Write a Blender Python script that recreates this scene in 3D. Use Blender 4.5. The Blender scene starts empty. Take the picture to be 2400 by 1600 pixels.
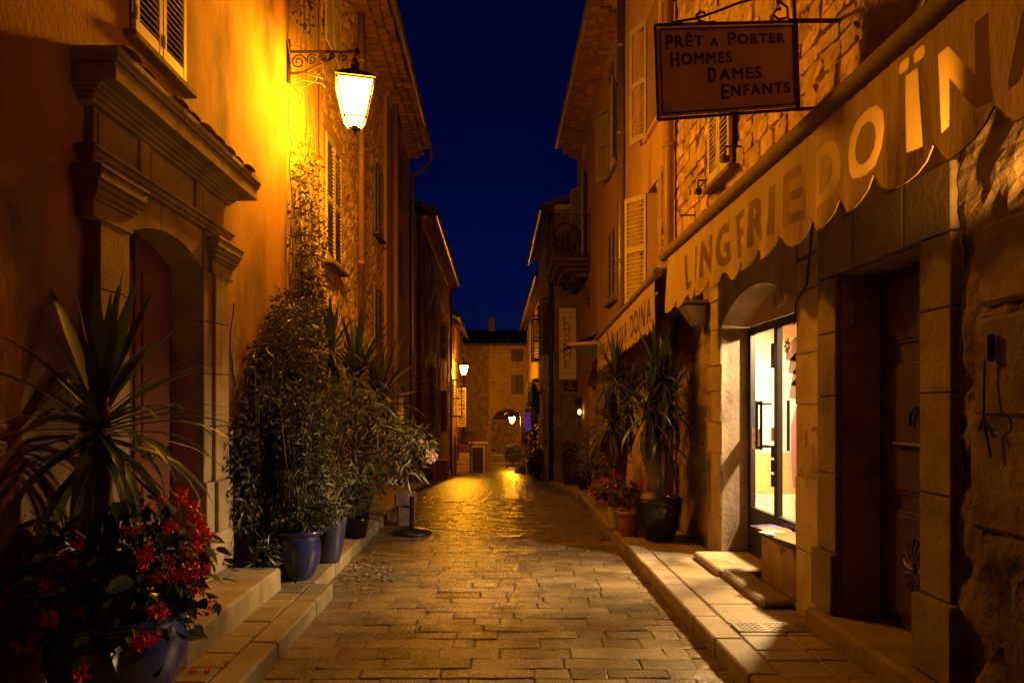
import bpy, bmesh, math, random
from mathutils import Vector, Matrix, noise
RD = math.radians
rnd = random.Random(11)
scene = bpy.context.scene
C = scene.collection

# ------------------------------------------------------------------ camera, sky, exposure
cam_d = bpy.data.cameras.new('camera'); cam = bpy.data.objects.new('camera', cam_d); C.objects.link(cam)
cam.location = (0, 0, 1.6); cam.rotation_euler = (RD(90), 0, 0)
cam_d.sensor_width = 36; cam_d.lens = 24.0
cam_d.shift_x = 35 / 2400; cam_d.shift_y = 154 / 2400
cam_d.clip_start = 0.05; cam_d.clip_end = 2000
scene.camera = cam
world = bpy.data.worlds.new('World'); scene.world = world; world.use_nodes = True
wn = world.node_tree.nodes; wl = world.node_tree.links
bg = wn['Background']
sky_n = wn.new('ShaderNodeTexSky'); sky_n.sky_type = 'NISHITA'; sky_n.sun_disc = False
sky_n.sun_elevation = RD(-2.6); sky_n.sun_rotation = RD(0); sky_n.ozone_density = 6.0
tint = wn.new('ShaderNodeMix'); tint.data_type = 'RGBA'; tint.blend_type = 'MULTIPLY'; tint.inputs[0].default_value = 1
tint.inputs[7].default_value = (0.24, 0.46, 1.0, 1)
wl.new(sky_n.outputs[0], tint.inputs[6]); wl.new(tint.outputs[2], bg.inputs[0])
bg.inputs[1].default_value = 0.15
vs = scene.view_settings
vs.view_transform = 'Standard'; vs.look = 'None'; vs.gamma = 1; vs.exposure = 0.0
cy = scene.cycles
cy.use_denoising = True
try: cy.denoiser = 'OPENIMAGEDENOISE'
except Exception: pass
cy.max_bounces = 8; cy.diffuse_bounces = 4; cy.glossy_bounces = 3; cy.transparent_max_bounces = 12; cy.transmission_bounces = 4
cy.sample_clamp_indirect = 4.0; cy.caustics_reflective = False; cy.caustics_refractive = False
cy.use_adaptive_sampling = True; cy.adaptive_threshold = 0.02
SODIUM = (1.0, 0.355, 0.008)      # colour of the street lamps' light
LAMP_E = 390.0                    # radiance of a lantern pane
SHOPLIGHT = (1.0, 0.67, 0.27)

# ------------------------------------------------------------------ helpers
FP, CX, CY, CH = 1600.0, 1165.0, 954.0, 1.6
def gz(y):                        # height of the street: level, then falling away
    return 0.0 if y < 12 else -(min(y, 45) - 12) * 0.080
def par(o, p):
    if p is not None:
        o.parent = p; o.matrix_parent_inverse = p.matrix_basis.inverted()
    return o
def tag(o, label, cat, group=None):
    o['label'] = label; o['category'] = cat
    if group: o['group'] = group
    return o
def thing(name, label, cat, loc=(0, 0, 0), group=None):
    o = bpy.data.objects.new(name, None); C.objects.link(o)
    o.empty_display_size = 0.2; o.matrix_basis = Matrix.Translation(Vector(loc))
    return tag(o, label, cat, group)
def obj_from(name, me, parent=None, M=None):
    o = bpy.data.objects.new(name, me); C.objects.link(o)
    if M is not None: o.matrix_basis = M
    return par(o, parent)
def copy_tree(o, T, parent=None):
    c = o.copy(); C.objects.link(c); c.parent = None
    c.matrix_basis = T @ o.matrix_basis; par(c, parent)
    for ch in list(o.children): copy_tree(ch, T, c)
    return c

class MB:
    def __init__(s): s.v = []; s.f = []
    def add(s, vs, fs):
        n = len(s.v); s.v += [tuple(v) for v in vs]; s.f += [tuple(i + n for i in f) for f in fs]; return s
    def box(s, x0, x1, y0, y1, z0, z1):
        return s.add([(x0,y0,z0),(x1,y0,z0),(x1,y1,z0),(x0,y1,z0),(x0,y0,z1),(x1,y0,z1),(x1,y1,z1),(x0,y1,z1)],
                     [(0,3,2,1),(4,5,6,7),(0,1,5,4),(1,2,6,5),(2,3,7,6),(3,0,4,7)])
    def bbox(s, x0, x1, y0, y1, z0, z1, b=0.008, j=0.0, r=rnd):       # chamfered, slightly irregular block
        J = lambda: r.uniform(-j, j)
        cx, cyy, cz = (x0+x1)/2, (y0+y1)/2, (z0+z1)/2
        hx, hy, hz = abs(x1-x0)/2, abs(y1-y0)/2, abs(z1-z0)/2
        b = min(b, hx*.9, hy*.9, hz*.9)
        vs = []; idx = {}
        for sx in (-1,1):
            for sy in (-1,1):
                for sz in (-1,1):
                    jx, jy, jz = J(), J(), J()
                    for a in range(3):
                        d = [hx-b, hy-b, hz-b]; d[a] += b
                        idx[(sx,sy,sz,a)] = len(vs)
                        vs.append((cx+sx*d[0]+jx, cyy+sy*d[1]+jy, cz+sz*d[2]+jz))
        fs = []
        def Q(*k): fs.append(tuple(idx[q] for q in k))
        for t in (-1,1):
            o = [(-1,-1),(1,-1),(1,1),(-1,1)]
            if t < 0: o = o[::-1]
            Q(*[(t,a,b_,0) for a,b_ in o]); Q(*[(b_,t,a,1) for a,b_ in o]); Q(*[(a,b_,t,2) for a,b_ in o])
        for s1 in (-1,1):
            for s2 in (-1,1):
                Q((s1,s2,-1,0),(s1,s2,1,0),(s1,s2,1,1),(s1,s2,-1,1))
                Q((-1,s1,s2,1),(1,s1,s2,1),(1,s1,s2,2),(-1,s1,s2,2))
                Q((s2,-1,s1,2),(s2,1,s1,2),(s2,1,s1,0),(s2,-1,s1,0))
        for a in (-1,1):
            for b_ in (-1,1):
                for c in (-1,1): Q((a,b_,c,0),(a,b_,c,1),(a,b_,c,2))
        return s.add(vs, fs)
    def tube(s, pts, r, n=8, cap=True):
        pts = [Vector(p) for p in pts]; rings = []; base = len(s.v)
        rr = r if hasattr(r, '__len__') else [r]*len(pts)
        prev = None
        for i, p in enumerate(pts):
            d = (pts[min(i+1,len(pts)-1)] - pts[max(i-1,0)])
            d = d.normalized() if d.length > 1e-9 else Vector((0,0,1))
            if prev is None:
                a = Vector((0,0,1)) if abs(d.z) < .9 else Vector((1,0,0))
                u = d.cross(a).normalized()
            else:
                u = prev - d*prev.dot(d); u = u.normalized() if u.length > 1e-6 else d.orthogonal().normalized()
            prev = u; w = d.cross(u)
            for k in range(n):
                t = 2*math.pi*k/n
                s.v.append(tuple(p + (u*math.cos(t)+w*math.sin(t))*rr[i]))
        for i in range(len(pts)-1):
            for k in range(n):
                a = base+i*n+k; b = base+i*n+(k+1)%n
                s.f.append((a, b, b+n, a+n))
        if cap:
            s.f.append(tuple(base+k for k in range(n))[::-1]); e = base+(len(pts)-1)*n
            s.f.append(tuple(e+k for k in range(n)))
        return s
    def lathe(s, prof, c=(0,0,0), n=28, sx=1, sy=1):
        base = len(s.v)
        for r, z in prof:
            for k in range(n):
                t = 2*math.pi*k/n; s.v.append((c[0]+r*math.cos(t)*sx, c[1]+r*math.sin(t)*sy, c[2]+z))
        for i in range(len(prof)-1):
            for k in range(n):
                a = base+i*n+k; b = base+i*n+(k+1)%n
                s.f.append((a, b, b+n, a+n))
        return s
    def prism(s, poly, axis, a0, a1):          # poly in the other two axes, extruded along axis
        n = len(poly); vs = []
        for a in (a0, a1):
            for p, q in poly:
                vs.append({'x':(a,p,q),'y':(p,a,q),'z':(p,q,a)}[axis])
        fs = [tuple(range(n))[::-1], tuple(range(n, 2*n))] + [(i,(i+1)%n,n+(i+1)%n,n+i) for i in range(n)]
        return s.add(vs, fs)
    def xf(s, M):
        s.v = [tuple(M @ Vector(v)) for v in s.v]; return s
    def mesh(s, name, mat=None, smooth=False):
        me = bpy.data.meshes.new(name); me.from_pydata(s.v, [], s.f); me.validate(); me.update()
        bm = bmesh.new(); bm.from_mesh(me); bmesh.ops.recalc_face_normals(bm, faces=bm.faces); bm.to_mesh(me); bm.free()
        if mat: me.materials.append(mat)
        if smooth: me.polygons.foreach_set('use_smooth', [True]*len(me.polygons))
        return me
    def build(s, name, mat, parent=None, smooth=False, recalc=True):
        if not s.v: return None
        xs, ys, zs = zip(*s.v)
        o = Vector(((min(xs)+max(xs))/2, (min(ys)+max(ys))/2, min(zs)))
        s.v = [(a-o.x, b-o.y, c-o.z) for a,b,c in s.v]
        if recalc: me = s.mesh(name, mat, smooth)
        else:
            me = bpy.data.meshes.new(name); me.from_pydata(s.v, [], s.f); me.update()
            if mat: me.materials.append(mat)
            if smooth: me.polygons.foreach_set('use_smooth', [True]*len(me.polygons))
        return obj_from(name, me, parent, Matrix.Translation(o))

def struct(o): o['kind'] = 'structure'; return o
def stuff(o): o['kind'] = 'stuff'; return o

def mat(name, col, rough=0.85, col2=None, ns=3.0, namt=1.0, bump=None, rv=0.0, metal=0.0, spec=0.5, coat=0.0,
        stain=None, stretch=(1,1,1), transl=0.0, speck=None):
    m = bpy.data.materials.new(name); m.use_nodes = True
    nt = m.node_tree; N = nt.nodes; L = nt.links; p = N['Principled BSDF']
    p.inputs['Roughness'].default_value = rough; p.inputs['Metallic'].default_value = metal
    p.inputs['Specular IOR Level'].default_value = spec
    if coat: p.inputs['Coat Weight'].default_value = coat; p.inputs['Coat Roughness'].default_value = 0.12
    g = N.new('ShaderNodeNewGeometry')
    mp = N.new('ShaderNodeMapping'); mp.inputs['Scale'].default_value = stretch; L.new(g.outputs['Position'], mp.inputs[0])
    c4 = lambda c: (c[0], c[1], c[2], 1)
    def mix(a, b, fac, mode='MIX'):
        x = N.new('ShaderNodeMix'); x.data_type = 'RGBA'; x.blend_type = mode
        for sock, val in ((x.inputs[0], fac), (x.inputs[6], a), (x.inputs[7], b)):
            if hasattr(val, 'is_output'): L.new(val, sock)
            else: sock.default_value = val
        return x.outputs[2]
    def noise_tex(sc, lo, hi, det=6, vec=None):
        t = N.new('ShaderNodeTexNoise'); t.inputs['Scale'].default_value = sc; t.inputs['Detail'].default_value = det
        L.new(vec or mp.outputs[0], t.inputs['Vector'])
        r = N.new('ShaderNodeMapRange'); r.inputs[1].default_value = lo; r.inputs[2].default_value = hi
        L.new(t.outputs[0], r.inputs[0]); return r.outputs[0], t.outputs[0]
    cur = c4(col)
    if col2:
        f, _ = noise_tex(ns, 0.5-0.22/namt, 0.5+0.22/namt); cur = mix(c4(col), c4(col2), f)
    if speck:
        f, _ = noise_tex(speck[1], speck[2], speck[2]+.08, 3); cur = mix(cur, c4(speck[0]), f)
    if stain:
        m2 = N.new('ShaderNodeMapping'); m2.inputs['Scale'].default_value = stain[2]; L.new(g.outputs['Position'], m2.inputs[0])
        f, _ = noise_tex(stain[1], stain[3], stain[3]+.16, 8, m2.outputs[0]); cur = mix(cur, c4(stain[0]), f)
    if rv:
        oi = N.new('ShaderNodeObjectInfo'); r = N.new('ShaderNodeMapRange')
        r.inputs[3].default_value = 1-rv; r.inputs[4].default_value = 1+rv; L.new(oi.outputs['Random'], r.inputs[0])
        hs = N.new('ShaderNodeHueSaturation'); L.new(r.outputs[0], hs.inputs['Value'])
        if hasattr(cur, 'is_output'): L.new(cur, hs.inputs['Color'])
        else: hs.inputs['Color'].default_value = cur
        cur = hs.outputs[0]
    if hasattr(cur, 'is_output'): L.new(cur, p.inputs['Base Color'])
    else: p.inputs['Base Color'].default_value = cur
    if bump:
        t = N.new('ShaderNodeTexNoise'); t.inputs['Scale'].default_value = bump[0]; t.inputs['Detail'].default_value = 8
        t.inputs['Roughness'].default_value = .62
        L.new(mp.outputs[0], t.inputs['Vector'])
        b = N.new('ShaderNodeBump'); b.inputs['Strength'].default_value = 1.0; b.inputs['Distance'].default_value = bump[1]
        L.new(t.outputs[0], b.inputs['Height']); L.new(b.outputs[0], p.inputs['Normal'])
        rr = N.new('ShaderNodeMapRange'); rr.inputs[3].default_value = max(.03, rough-.12); rr.inputs[4].default_value = min(1, rough+.12)
        L.new(t.outputs[0], rr.inputs[0]); L.new(rr.outputs[0], p.inputs['Roughness'])
    if transl:
        tr = N.new('ShaderNodeBsdfTranslucent'); ms = N.new('ShaderNodeMixShader'); ms.inputs[0].default_value = transl
        if hasattr(cur, 'is_output'): L.new(cur, tr.inputs[0])
        else: tr.inputs[0].default_value = cur
        L.new(p.outputs[0], ms.inputs[1]); L.new(tr.outputs[0], ms.inputs[2]); L.new(ms.outputs[0], N['Material Output'].inputs[0])
    return m
def emit(name, col, e):
    m = bpy.data.materials.new(name); m.use_nodes = True; N = m.node_tree.nodes
    N.remove(N['Principled BSDF']); x = N.new('ShaderNodeEmission')
    x.inputs[0].default_value = (*col, 1); x.inputs[1].default_value = e
    m.node_tree.links.new(x.outputs[0], N['Material Output'].inputs[0]); return m
def glass_mat(name, tintc=(1,1,1), gl=0.08):
    m = bpy.data.materials.new(name); m.use_nodes = True; N = m.node_tree.nodes; L = m.node_tree.links
    N.remove(N['Principled BSDF'])
    t = N.new('ShaderNodeBsdfTransparent'); t.inputs[0].default_value = (*tintc, 1)
    g = N.new('ShaderNodeBsdfGlossy'); g.inputs['Roughness'].default_value = 0.03
    f = N.new('ShaderNodeLayerWeight'); f.inputs[0].default_value = 0.5
    pw = N.new('ShaderNodeMath'); pw.operation = 'POWER'; pw.inputs[1].default_value = 5.0; L.new(f.outputs['Facing'], pw.inputs[0])
    ma = N.new('ShaderNodeMath'); ma.operation = 'MULTIPLY_ADD'; ma.inputs[1].default_value = .8; ma.inputs[2].default_value = .03; L.new(pw.outputs[0], ma.inputs[0])
    x = N.new('ShaderNodeMixShader'); L.new(ma.outputs[0], x.inputs[0]); L.new(t.outputs[0], x.inputs[1]); L.new(g.outputs[0], x.inputs[2])
    L.new(x.outputs[0], N['Material Output'].inputs[0]); return m

M = {}
M['plasterA'] = mat('ochre_plaster', (.42,.225,.085), .92, (.29,.145,.055), 3.0, 1.2, bump=(34,.010), stretch=(1,1,.7), stain=((.085,.05,.028), 1.25, (1,1,.45), .505))
M['plasterJ'] = mat('amber_plaster', (.66,.41,.18), .9, (.54,.32,.14), 1.8, bump=(22,.004), stain=((.22,.13,.07), 2.0, (1,1,.3), .64))
M['plasterI'] = mat('rose_ochre_plaster', (.54,.305,.13), .9, (.44,.24,.10), 1.4, bump=(22,.004))
M['plasterB'] = mat('pale_yellow_plaster', (.50,.34,.15), .9, (.40,.26,.11), 1.4, bump=(20,.006))
M['rough'] = mat('pitted_render', (.66,.46,.24), .95, (.42,.26,.13), 6.0, 1.6, bump=(34,.03), speck=((.07,.04,.025), 16, .60))
M['rubble'] = mat('rubble_mortar', (.55,.39,.225), .95, (.33,.215,.12), 6.0, 1.4, bump=(18,.035))
M['stoneK'] = mat('rubble_stone', (.66,.46,.255), .92, (.38,.24,.13), 7.0, 1.4, bump=(17,.035), rv=.28, speck=((.14,.09,.05), 14, .66))
M['ashlar'] = mat('limestone_block', (.42,.33,.21), .88, (.27,.20,.115), 4.0, 1.3, bump=(28,.014), rv=.12, speck=((.20,.14,.09), 18, .67))
M['limestone'] = mat('door_limestone', (.38,.285,.175), .85, (.23,.165,.095), 3.2, 1.3, bump=(30,.009), rv=.08, stain=((.16,.11,.07), 3.0, (1.6,1.6,.35), .60))
M['ashlar_dark'] = mat('weathered_shaded_limestone', (.21,.158,.098), .9, (.12,.085,.05), 3.5, 1.3, bump=(28,.014), rv=.14, stain=((.09,.06,.04), 2.5, (1.4,1.4,.5), .58))  # weathered stone, darkened further to imitate dim light under the awning
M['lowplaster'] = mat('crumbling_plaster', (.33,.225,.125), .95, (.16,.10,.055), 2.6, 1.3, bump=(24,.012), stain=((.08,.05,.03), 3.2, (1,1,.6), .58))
M['nearwall'] = mat('shade_dark_rubble_wall', (.17,.112,.062), .95, (.075,.048,.028), 5.0, 1.4, bump=(26,.02), stain=((.04,.026,.016), 2.5, (1,1,.6), .56))  # near right wall, darkened in the colour to stand for its dim light
M['oldwall'] = mat('old_rubble_wall', (.34,.24,.14), .95, (.16,.105,.065), 7.0, 1.5, bump=(30,.012))
M['roadbase'] = mat('joint_sand', (.15,.112,.062), .95, (.07,.05,.03), 30, bump=(80,.006))
M['sett'] = mat('worn_paving_stone', (.19,.138,.073), .27, (.11,.077,.04), 3.2, 1.4, bump=(60,.005), rv=.27, speck=((.09,.066,.04), 7, .62))
M['slab'] = mat('pavement_slab', (.27,.20,.11), .6, (.165,.12,.065), 3.4, 1.3, bump=(50,.006), rv=.16, speck=((.15,.11,.07), 8, .66))
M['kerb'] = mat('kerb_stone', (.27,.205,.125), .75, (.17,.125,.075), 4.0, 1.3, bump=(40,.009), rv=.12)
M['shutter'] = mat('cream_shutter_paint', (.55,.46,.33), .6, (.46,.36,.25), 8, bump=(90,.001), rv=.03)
M['shutterdk'] = mat('grey_shutter_paint', (.27,.22,.16), .65, (.20,.16,.11), 8)
M['shuttergreen'] = mat('green_grey_shutter_paint', (.14,.16,.11), .65, (.10,.12,.08), 8)
M['dark'] = mat('dark_interior', (.012,.009,.007), .9)
M['iron'] = mat('wrought_iron', (.035,.026,.02), .55, (.06,.035,.02), 30, metal=.4)
M['rustiron'] = mat('rusted_iron', (.05,.026,.014), .75, (.09,.04,.02), 22, metal=.3)
M['zinc'] = mat('zinc_pipe', (.30,.24,.17), .42, (.22,.17,.12), 6, metal=.5)
M['pipepaint'] = mat('painted_downpipe', (.36,.22,.11), .5, (.29,.17,.085), 4)
M['copper'] = mat('copper_pipe', (.42,.25,.10), .30, (.34,.19,.08), 8, metal=.8)
M['tile'] = mat('clay_tile', (.30,.145,.075), .9, (.20,.095,.05), 7, rv=.25, bump=(40,.004))
M['tiledk'] = mat('weathered_roof_tile', (.115,.065,.04), .95, (.07,.04,.028), 7)
M['wood_red'] = mat('red_brown_door_wood', (.15,.036,.018), .5, (.10,.024,.012), 5, stretch=(4,4,.35), bump=(40,.001))
M['wood_dk'] = mat('dark_walnut_door_wood', (.055,.026,.014), .42, (.035,.016,.009), 6, stretch=(4,4,.4), bump=(40,.001))
M['cloth'] = mat('cream_awning_cloth', (.44,.31,.165), .9, (.33,.225,.115), 3, 1.2, stretch=(1,1,.3), bump=(9,.02), stain=((.20,.12,.06), 4.0, (1,1.4,.3), .62))
M['cloth_green'] = mat('dark_green_awning_cloth', (.05,.075,.045), .9, (.04,.06,.035), 3)
M['bar_cloth'] = mat('rolled_awning_cloth', (.20,.125,.065), .85, (.13,.075,.04), 40, 1.5, stretch=(.2,3,.2))
M['sign_cream'] = mat('faded_cream_sign_paint', (.80,.56,.36), .7, (.58,.40,.25), 4, 1.2, stain=((.16,.08,.05), 6.0, (1,1,1), .66))
M['sign_letter'] = mat('dark_red_brown_lettering', (.085,.022,.014), .6)
M['sign_white'] = mat('ivory_sign_board', (.62,.50,.33), .6, (.55,.43,.28), 2)
M['red_letter'] = mat('red_script_paint', (.42,.05,.03), .6)
M['black'] = mat('black_metal', (.014,.012,.011), .38)
M['blackmatt'] = mat('black_plastic', (.012,.011,.010), .6)
M['blue_glaze'] = mat('cobalt_glaze', (.022,.032,.20), .22, (.012,.014,.09), 3, coat=.6)
M['blue_speckle'] = mat('mottled_blue_glaze', (.05,.055,.16), .28, (.018,.018,.05), 7, 1.4, coat=.5, stretch=(1,1,.5))
M['black_glaze'] = mat('black_glaze', (.007,.006,.006), .15, (.012,.010,.008), 4, spec=.3, coat=.25)
M['terracotta'] = mat('terracotta', (.36,.13,.06), .8, (.28,.10,.05), 6)
M['white_pot'] = mat('white_pot', (.50,.42,.32), .6, (.42,.34,.25), 8)
M['soil'] = mat('potting_soil', (.035,.022,.014), .95)
M['leaf_yucca'] = mat('yucca_leaf', (.055,.085,.028), .45, (.08,.095,.03), 5, rv=.3, transl=.12)
M['leaf_dry'] = mat('dry_yucca_leaf', (.26,.17,.08), .7, (.18,.11,.05), 8, rv=.2)
M['leaf_bush'] = mat('small_dark_leaf', (.055,.075,.022), .45, (.095,.095,.028), 9, 1.3, transl=.15)
M['leaf_vine'] = mat('vine_leaf', (.075,.075,.022), .45, (.11,.085,.028), 9, 1.3, transl=.15)
M['leaf_olean'] = mat('oleander_leaf', (.085,.092,.028), .5, (.14,.115,.04), 7, 1.3, transl=.15)
M['leaf_begonia'] = mat('begonia_leaf', (.030,.055,.022), .32, (.05,.06,.025), 14, rv=.35, transl=.1)
M['leaf_fern'] = mat('fern_frond', (.05,.085,.028), .5, (.07,.10,.035), 8, transl=.15)
M['flower_red'] = mat('scarlet_petal', (.72,.020,.012), .5, (.55,.014,.010), 12, transl=.25)
M['flower_pink'] = mat('pale_pink_petal', (.72,.50,.42), .6, transl=.25)
M['bark'] = mat('grey_brown_bark', (.20,.14,.085), .9, (.11,.075,.045), 14, bump=(40,.004))
M['bark_lit'] = mat('lit_pale_stem', (.27,.19,.10), .85, (.18,.12,.065), 14)  # lighter copy of the bark, lamp light on stems put into the colour
M['metalcover'] = mat('cast_iron_cover', (.21,.165,.105), .55, (.15,.115,.075), 20, metal=.4)
M['paper'] = mat('white_paper', (.75,.70,.62), .7)
M['purple'] = mat('violet_banner', (.18,.04,.30), .6, (.13,.03,.22), 4)
M['wallpaper'] = mat('beige_print', (.66,.51,.35), .6, (.58,.43,.28), 2.5)
M['shopwhite'] = mat('white_shop_wall', (.80,.76,.70), .7)
M['shopwall'] = mat('warm_shop_wall', (.34,.25,.17), .7, (.28,.20,.13), 2)
M['glass'] = glass_mat('shop_glass')
M['winglass'] = mat('night_window_pane', (.01,.011,.014), .08)

def YX(x, X): return X * FP / (x - CX)            # depth at which the plane X shows at column x
def ZY(y, Y): return CH - (y - CY) * Y / FP

def text_mb(s, size, bold=0.0, sx=1.0, align='CENTER', extrude=0.0, shear=0.0, space=1.0):
    cu = bpy.data.curves.new('t', 'FONT'); cu.body = s; cu.size = size; cu.align_x = align; cu.offset = bold
    cu.extrude = extrude; cu.shear = shear; cu.space_character = space; cu.resolution_u = 3
    o = bpy.data.objects.new('t', cu); C.objects.link(o)
    dg = bpy.context.evaluated_depsgraph_get(); me = bpy.data.meshes.new_from_object(o.evaluated_get(dg))
    mb = MB(); mb.add([(v.co.x*sx, v.co.y, v.co.z) for v in me.vertices], [tuple(p.vertices) for p in me.polygons])
    bpy.data.objects.remove(o); bpy.data.curves.remove(cu); bpy.data.meshes.remove(me)
    return mb
def frame(o, u, w):                                # matrix: local x -> u, local y -> w, local z -> u x w
    u = Vector(u).normalized(); w = Vector(w).normalized(); n = u.cross(w)
    return Matrix(((u.x,w.x,n.x,o[0]),(u.y,w.y,n.y,o[1]),(u.z,w.z,n.z,o[2]),(0,0,0,1)))

def inside(y, z, ops): return any(a < y < b and c < z < d for a, b, c, d in ops)
def fbm(p, o=4): return noise.fractal(Vector(p), 1.0, 2.0, o, noise_basis='PERLIN_ORIGINAL')
def sheet(side, X, y0, y1, z0, z1, step, amp=0.0, sc=4.0, ops=(), depth=0.25, rough=False, seed=0.0):
    """street wall in the plane x = X, street on +x for side=+1 and on -x for side=-1; openings get reveals"""
    def marks(a, b, cuts):
        c = sorted(set([a, b] + [q for q in cuts if a < q < b])); out = []
        for p, q in zip(c, c[1:]):
            n = max(1, round((q-p)/step)); out += [p+(q-p)*i/n for i in range(n)]
        return out + [b]
    ys = marks(y0, y1, [o[0] for o in ops]+[o[1] for o in ops]); zs = marks(z0, z1, [o[2] for o in ops]+[o[3] for o in ops])
    mb = MB(); ny = len(ys)
    for z in zs:
        for y in ys:
            d = 0.0
            if amp:
                q = (seed+y*sc, z*sc, seed*.37)
                if rough:
                    d = fbm(q, 4); d = amp*(d if d > -.1 else d*2.2)
                else: d = amp*noise.noise(Vector(q))
            mb.v.append((X + side*d, y, z))
    for i in range(len(zs)-1):
        for j in range(ny-1):
            if inside((ys[j]+ys[j+1])/2, (zs[i]+zs[i+1])/2, ops): continue
            a = i*ny+j; f = (a, a+1, a+1+ny, a+ny)
            mb.f.append(f if side > 0 else f[::-1])
    for a, b, c, d in ops:
        xi = X - side*depth; xo = X + side*0.0
        mb.add([(xo,a,c),(xi,a,c),(xi,a,d),(xo,a,d)], [(0,1,2,3)]); mb.add([(xo,b,c),(xi,b,c),(xi,b,d),(xo,b,d)], [(3,2,1,0)])
        mb.add([(xo,a,d),(xi,a,d),(xi,b,d),(xo,b,d)], [(0,1,2,3)]); mb.add([(xo,a,c),(xi,a,c),(xi,b,c),(xo,b,c)], [(3,2,1,0)])
    # back and top so that the wall has a body
    xb = X - side*0.9
    mb.add([(X,y0,z1),(xb,y0,z1),(xb,y1,z1),(X,y1,z1)], [(0,1,2,3)])
    mb.add([(X,y1,z0),(xb,y1,z0),(xb,y1,z1),(X,y1,z1)], [(0,1,2,3)]); mb.add([(X,y0,z0),(xb,y0,z0),(xb,y0,z1),(X,y0,z1)], [(0,1,2,3)])
    mb.add([(xb,y0,z0),(xb,y1,z0),(xb,y1,z1),(xb,y0,z1)], [(0,1,2,3)])
    return mb

SLAT = {}
def shutter(parent, hinge, yaw, w, h, pitch, m, single=True, mid=True, tilt=42):
    """leaf: local x along the width from the hinge, outward = -y, z up"""
    T = Matrix.Translation(Vector(hinge)) @ Matrix.Rotation(yaw, 4, 'Z')
    mb = MB(); t = .018; st = .05
    mb.bbox(0, st, -t, t, 0, h, .004); mb.bbox(w-st, w, -t, t, 0, h, .004)
    rails = [(0,.09),(h-.08,h)] + ([(h*.5-.04,h*.5+.04)] if mid else [])
    for a, b in rails: mb.bbox(st, w-st, -t*.9, t*.9, a, b, .003)
    for z in (.12, h-.12): mb.tube([(.0,-t,z-.04),(.0,-t,z+.04)], .012, 6)
    leaf = obj_from('shutter', mb.mesh('shutter', m), parent, T)
    key = (round(w,3), round(pitch,3), m.name)
    def slat_mb(z):
        q = MB(); q.box(st, w-st, -.024, .024, -.004, .004); q.xf(Matrix.Translation((0,0,z)) @ Matrix.Rotation(RD(tilt), 4, 'X')); return q
    if key not in SLAT: SLAT[key] = slat_mb(0).mesh('louvre', m)
    allq = MB(); z = .09+pitch*.7
    while z < h-.08-pitch*.3:
        if not any(a-.02 < z < b+.02 for a, b in rails):
            if single: obj_from('louvre', SLAT[key], leaf, T @ Matrix.Translation((0,0,z)))
            else: q = slat_mb(z); allq.add(q.v, q.f)
        z += pitch
    if not single: stuff(obj_from('louvres', allq.mesh('louvres', m), leaf, T))
    return leaf
LEFT, RIGHT = RD(90), RD(-90)
def closed_shutters(parent, side, X, y0, y1, z0, z1, pitch, m, single=True, mid=False):
    yaw = LEFT if side > 0 else RIGHT; w = (y1-y0)/2-.004; xo = X + side*.012
    if side > 0:
        shutter(parent, (xo,y0,z0), yaw, w, z1-z0, pitch, m, single, mid); shutter(parent, (xo,(y0+y1)/2+.004,z0), yaw, w, z1-z0, pitch, m, single, mid)
    else:
        shutter(parent, (xo,y1,z0), yaw, w, z1-z0, pitch, m, single, mid); shutter(parent, (xo,(y0+y1)/2-.004,z0), yaw, w, z1-z0, pitch, m, single, mid)
def sill(parent, side, X, y0, y1, z, m, out=.07, name='window_sill'):
    mb = MB(); a, b = sorted((X - side*.05, X + side*out)); mb.bbox(a, b, y0, y1, z-.05, z, .008); return mb.build(name, m, parent)
def pane(parent, side, X, op, depth=.22, m=None):
    x = X - side*depth; mb = MB(); a, b = sorted((x, x-side*.02)); mb.box(a, b, op[0]-.02, op[1]+.02, op[2]-.02, op[3]+.02)
    return mb.build('window_pane', m or M['winglass'], parent)
def genoise(parent, side, X, y0, y1, z, rows=3, pitch=.2, single=True, depth=.13, hh=.12):
    """corbelled courses of half-round clay tiles under an eave; z is the foot of the lowest course"""
    q = MB(); pts = [(math.cos(t)*pitch*.48, math.sin(t)*hh*.9) for t in [math.pi*k/6 for k in range(7)]]
    inn = [(a*.8, b*.8) for a, b in pts[::-1]]
    q.prism(pts+inn, 'x', 0, side*(depth+.16)); me = q.mesh('eave_tile', M['tile'])
    allq = MB(); back = MB()
    for r in range(rows):
        x0 = X + side*(depth*r - .02)
        n = int((y1-y0)/pitch)
        for i in range(n):
            y = y0 + pitch*(i+.5 + (.5 if r % 2 else 0))
            if y > y1-.05: continue
            if single: obj_from('eave_tile', me, parent, Matrix.Translation((x0+rnd.uniform(-.01,.01), y, z+r*hh)))
            else: allq.add([(a+x0, b+y, c+z+r*hh) for a,b,c in q.v], q.f)
        a, b = sorted((X-side*.3, x0+side*.07)); back.box(a, b, y0, y1, z+r*hh, z+(r+1)*hh-.012)
        a, b = sorted((X-side*.3, x0+side*(depth+.1))); back.box(a, b, y0, y1, z+(r+1)*hh-.010, z+(r+1)*hh-.002)
    if not single: stuff(allq.build('eave_tiles', M['tile'], parent))
    back.build('eave_bed', M['rubble'], parent)
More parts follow.
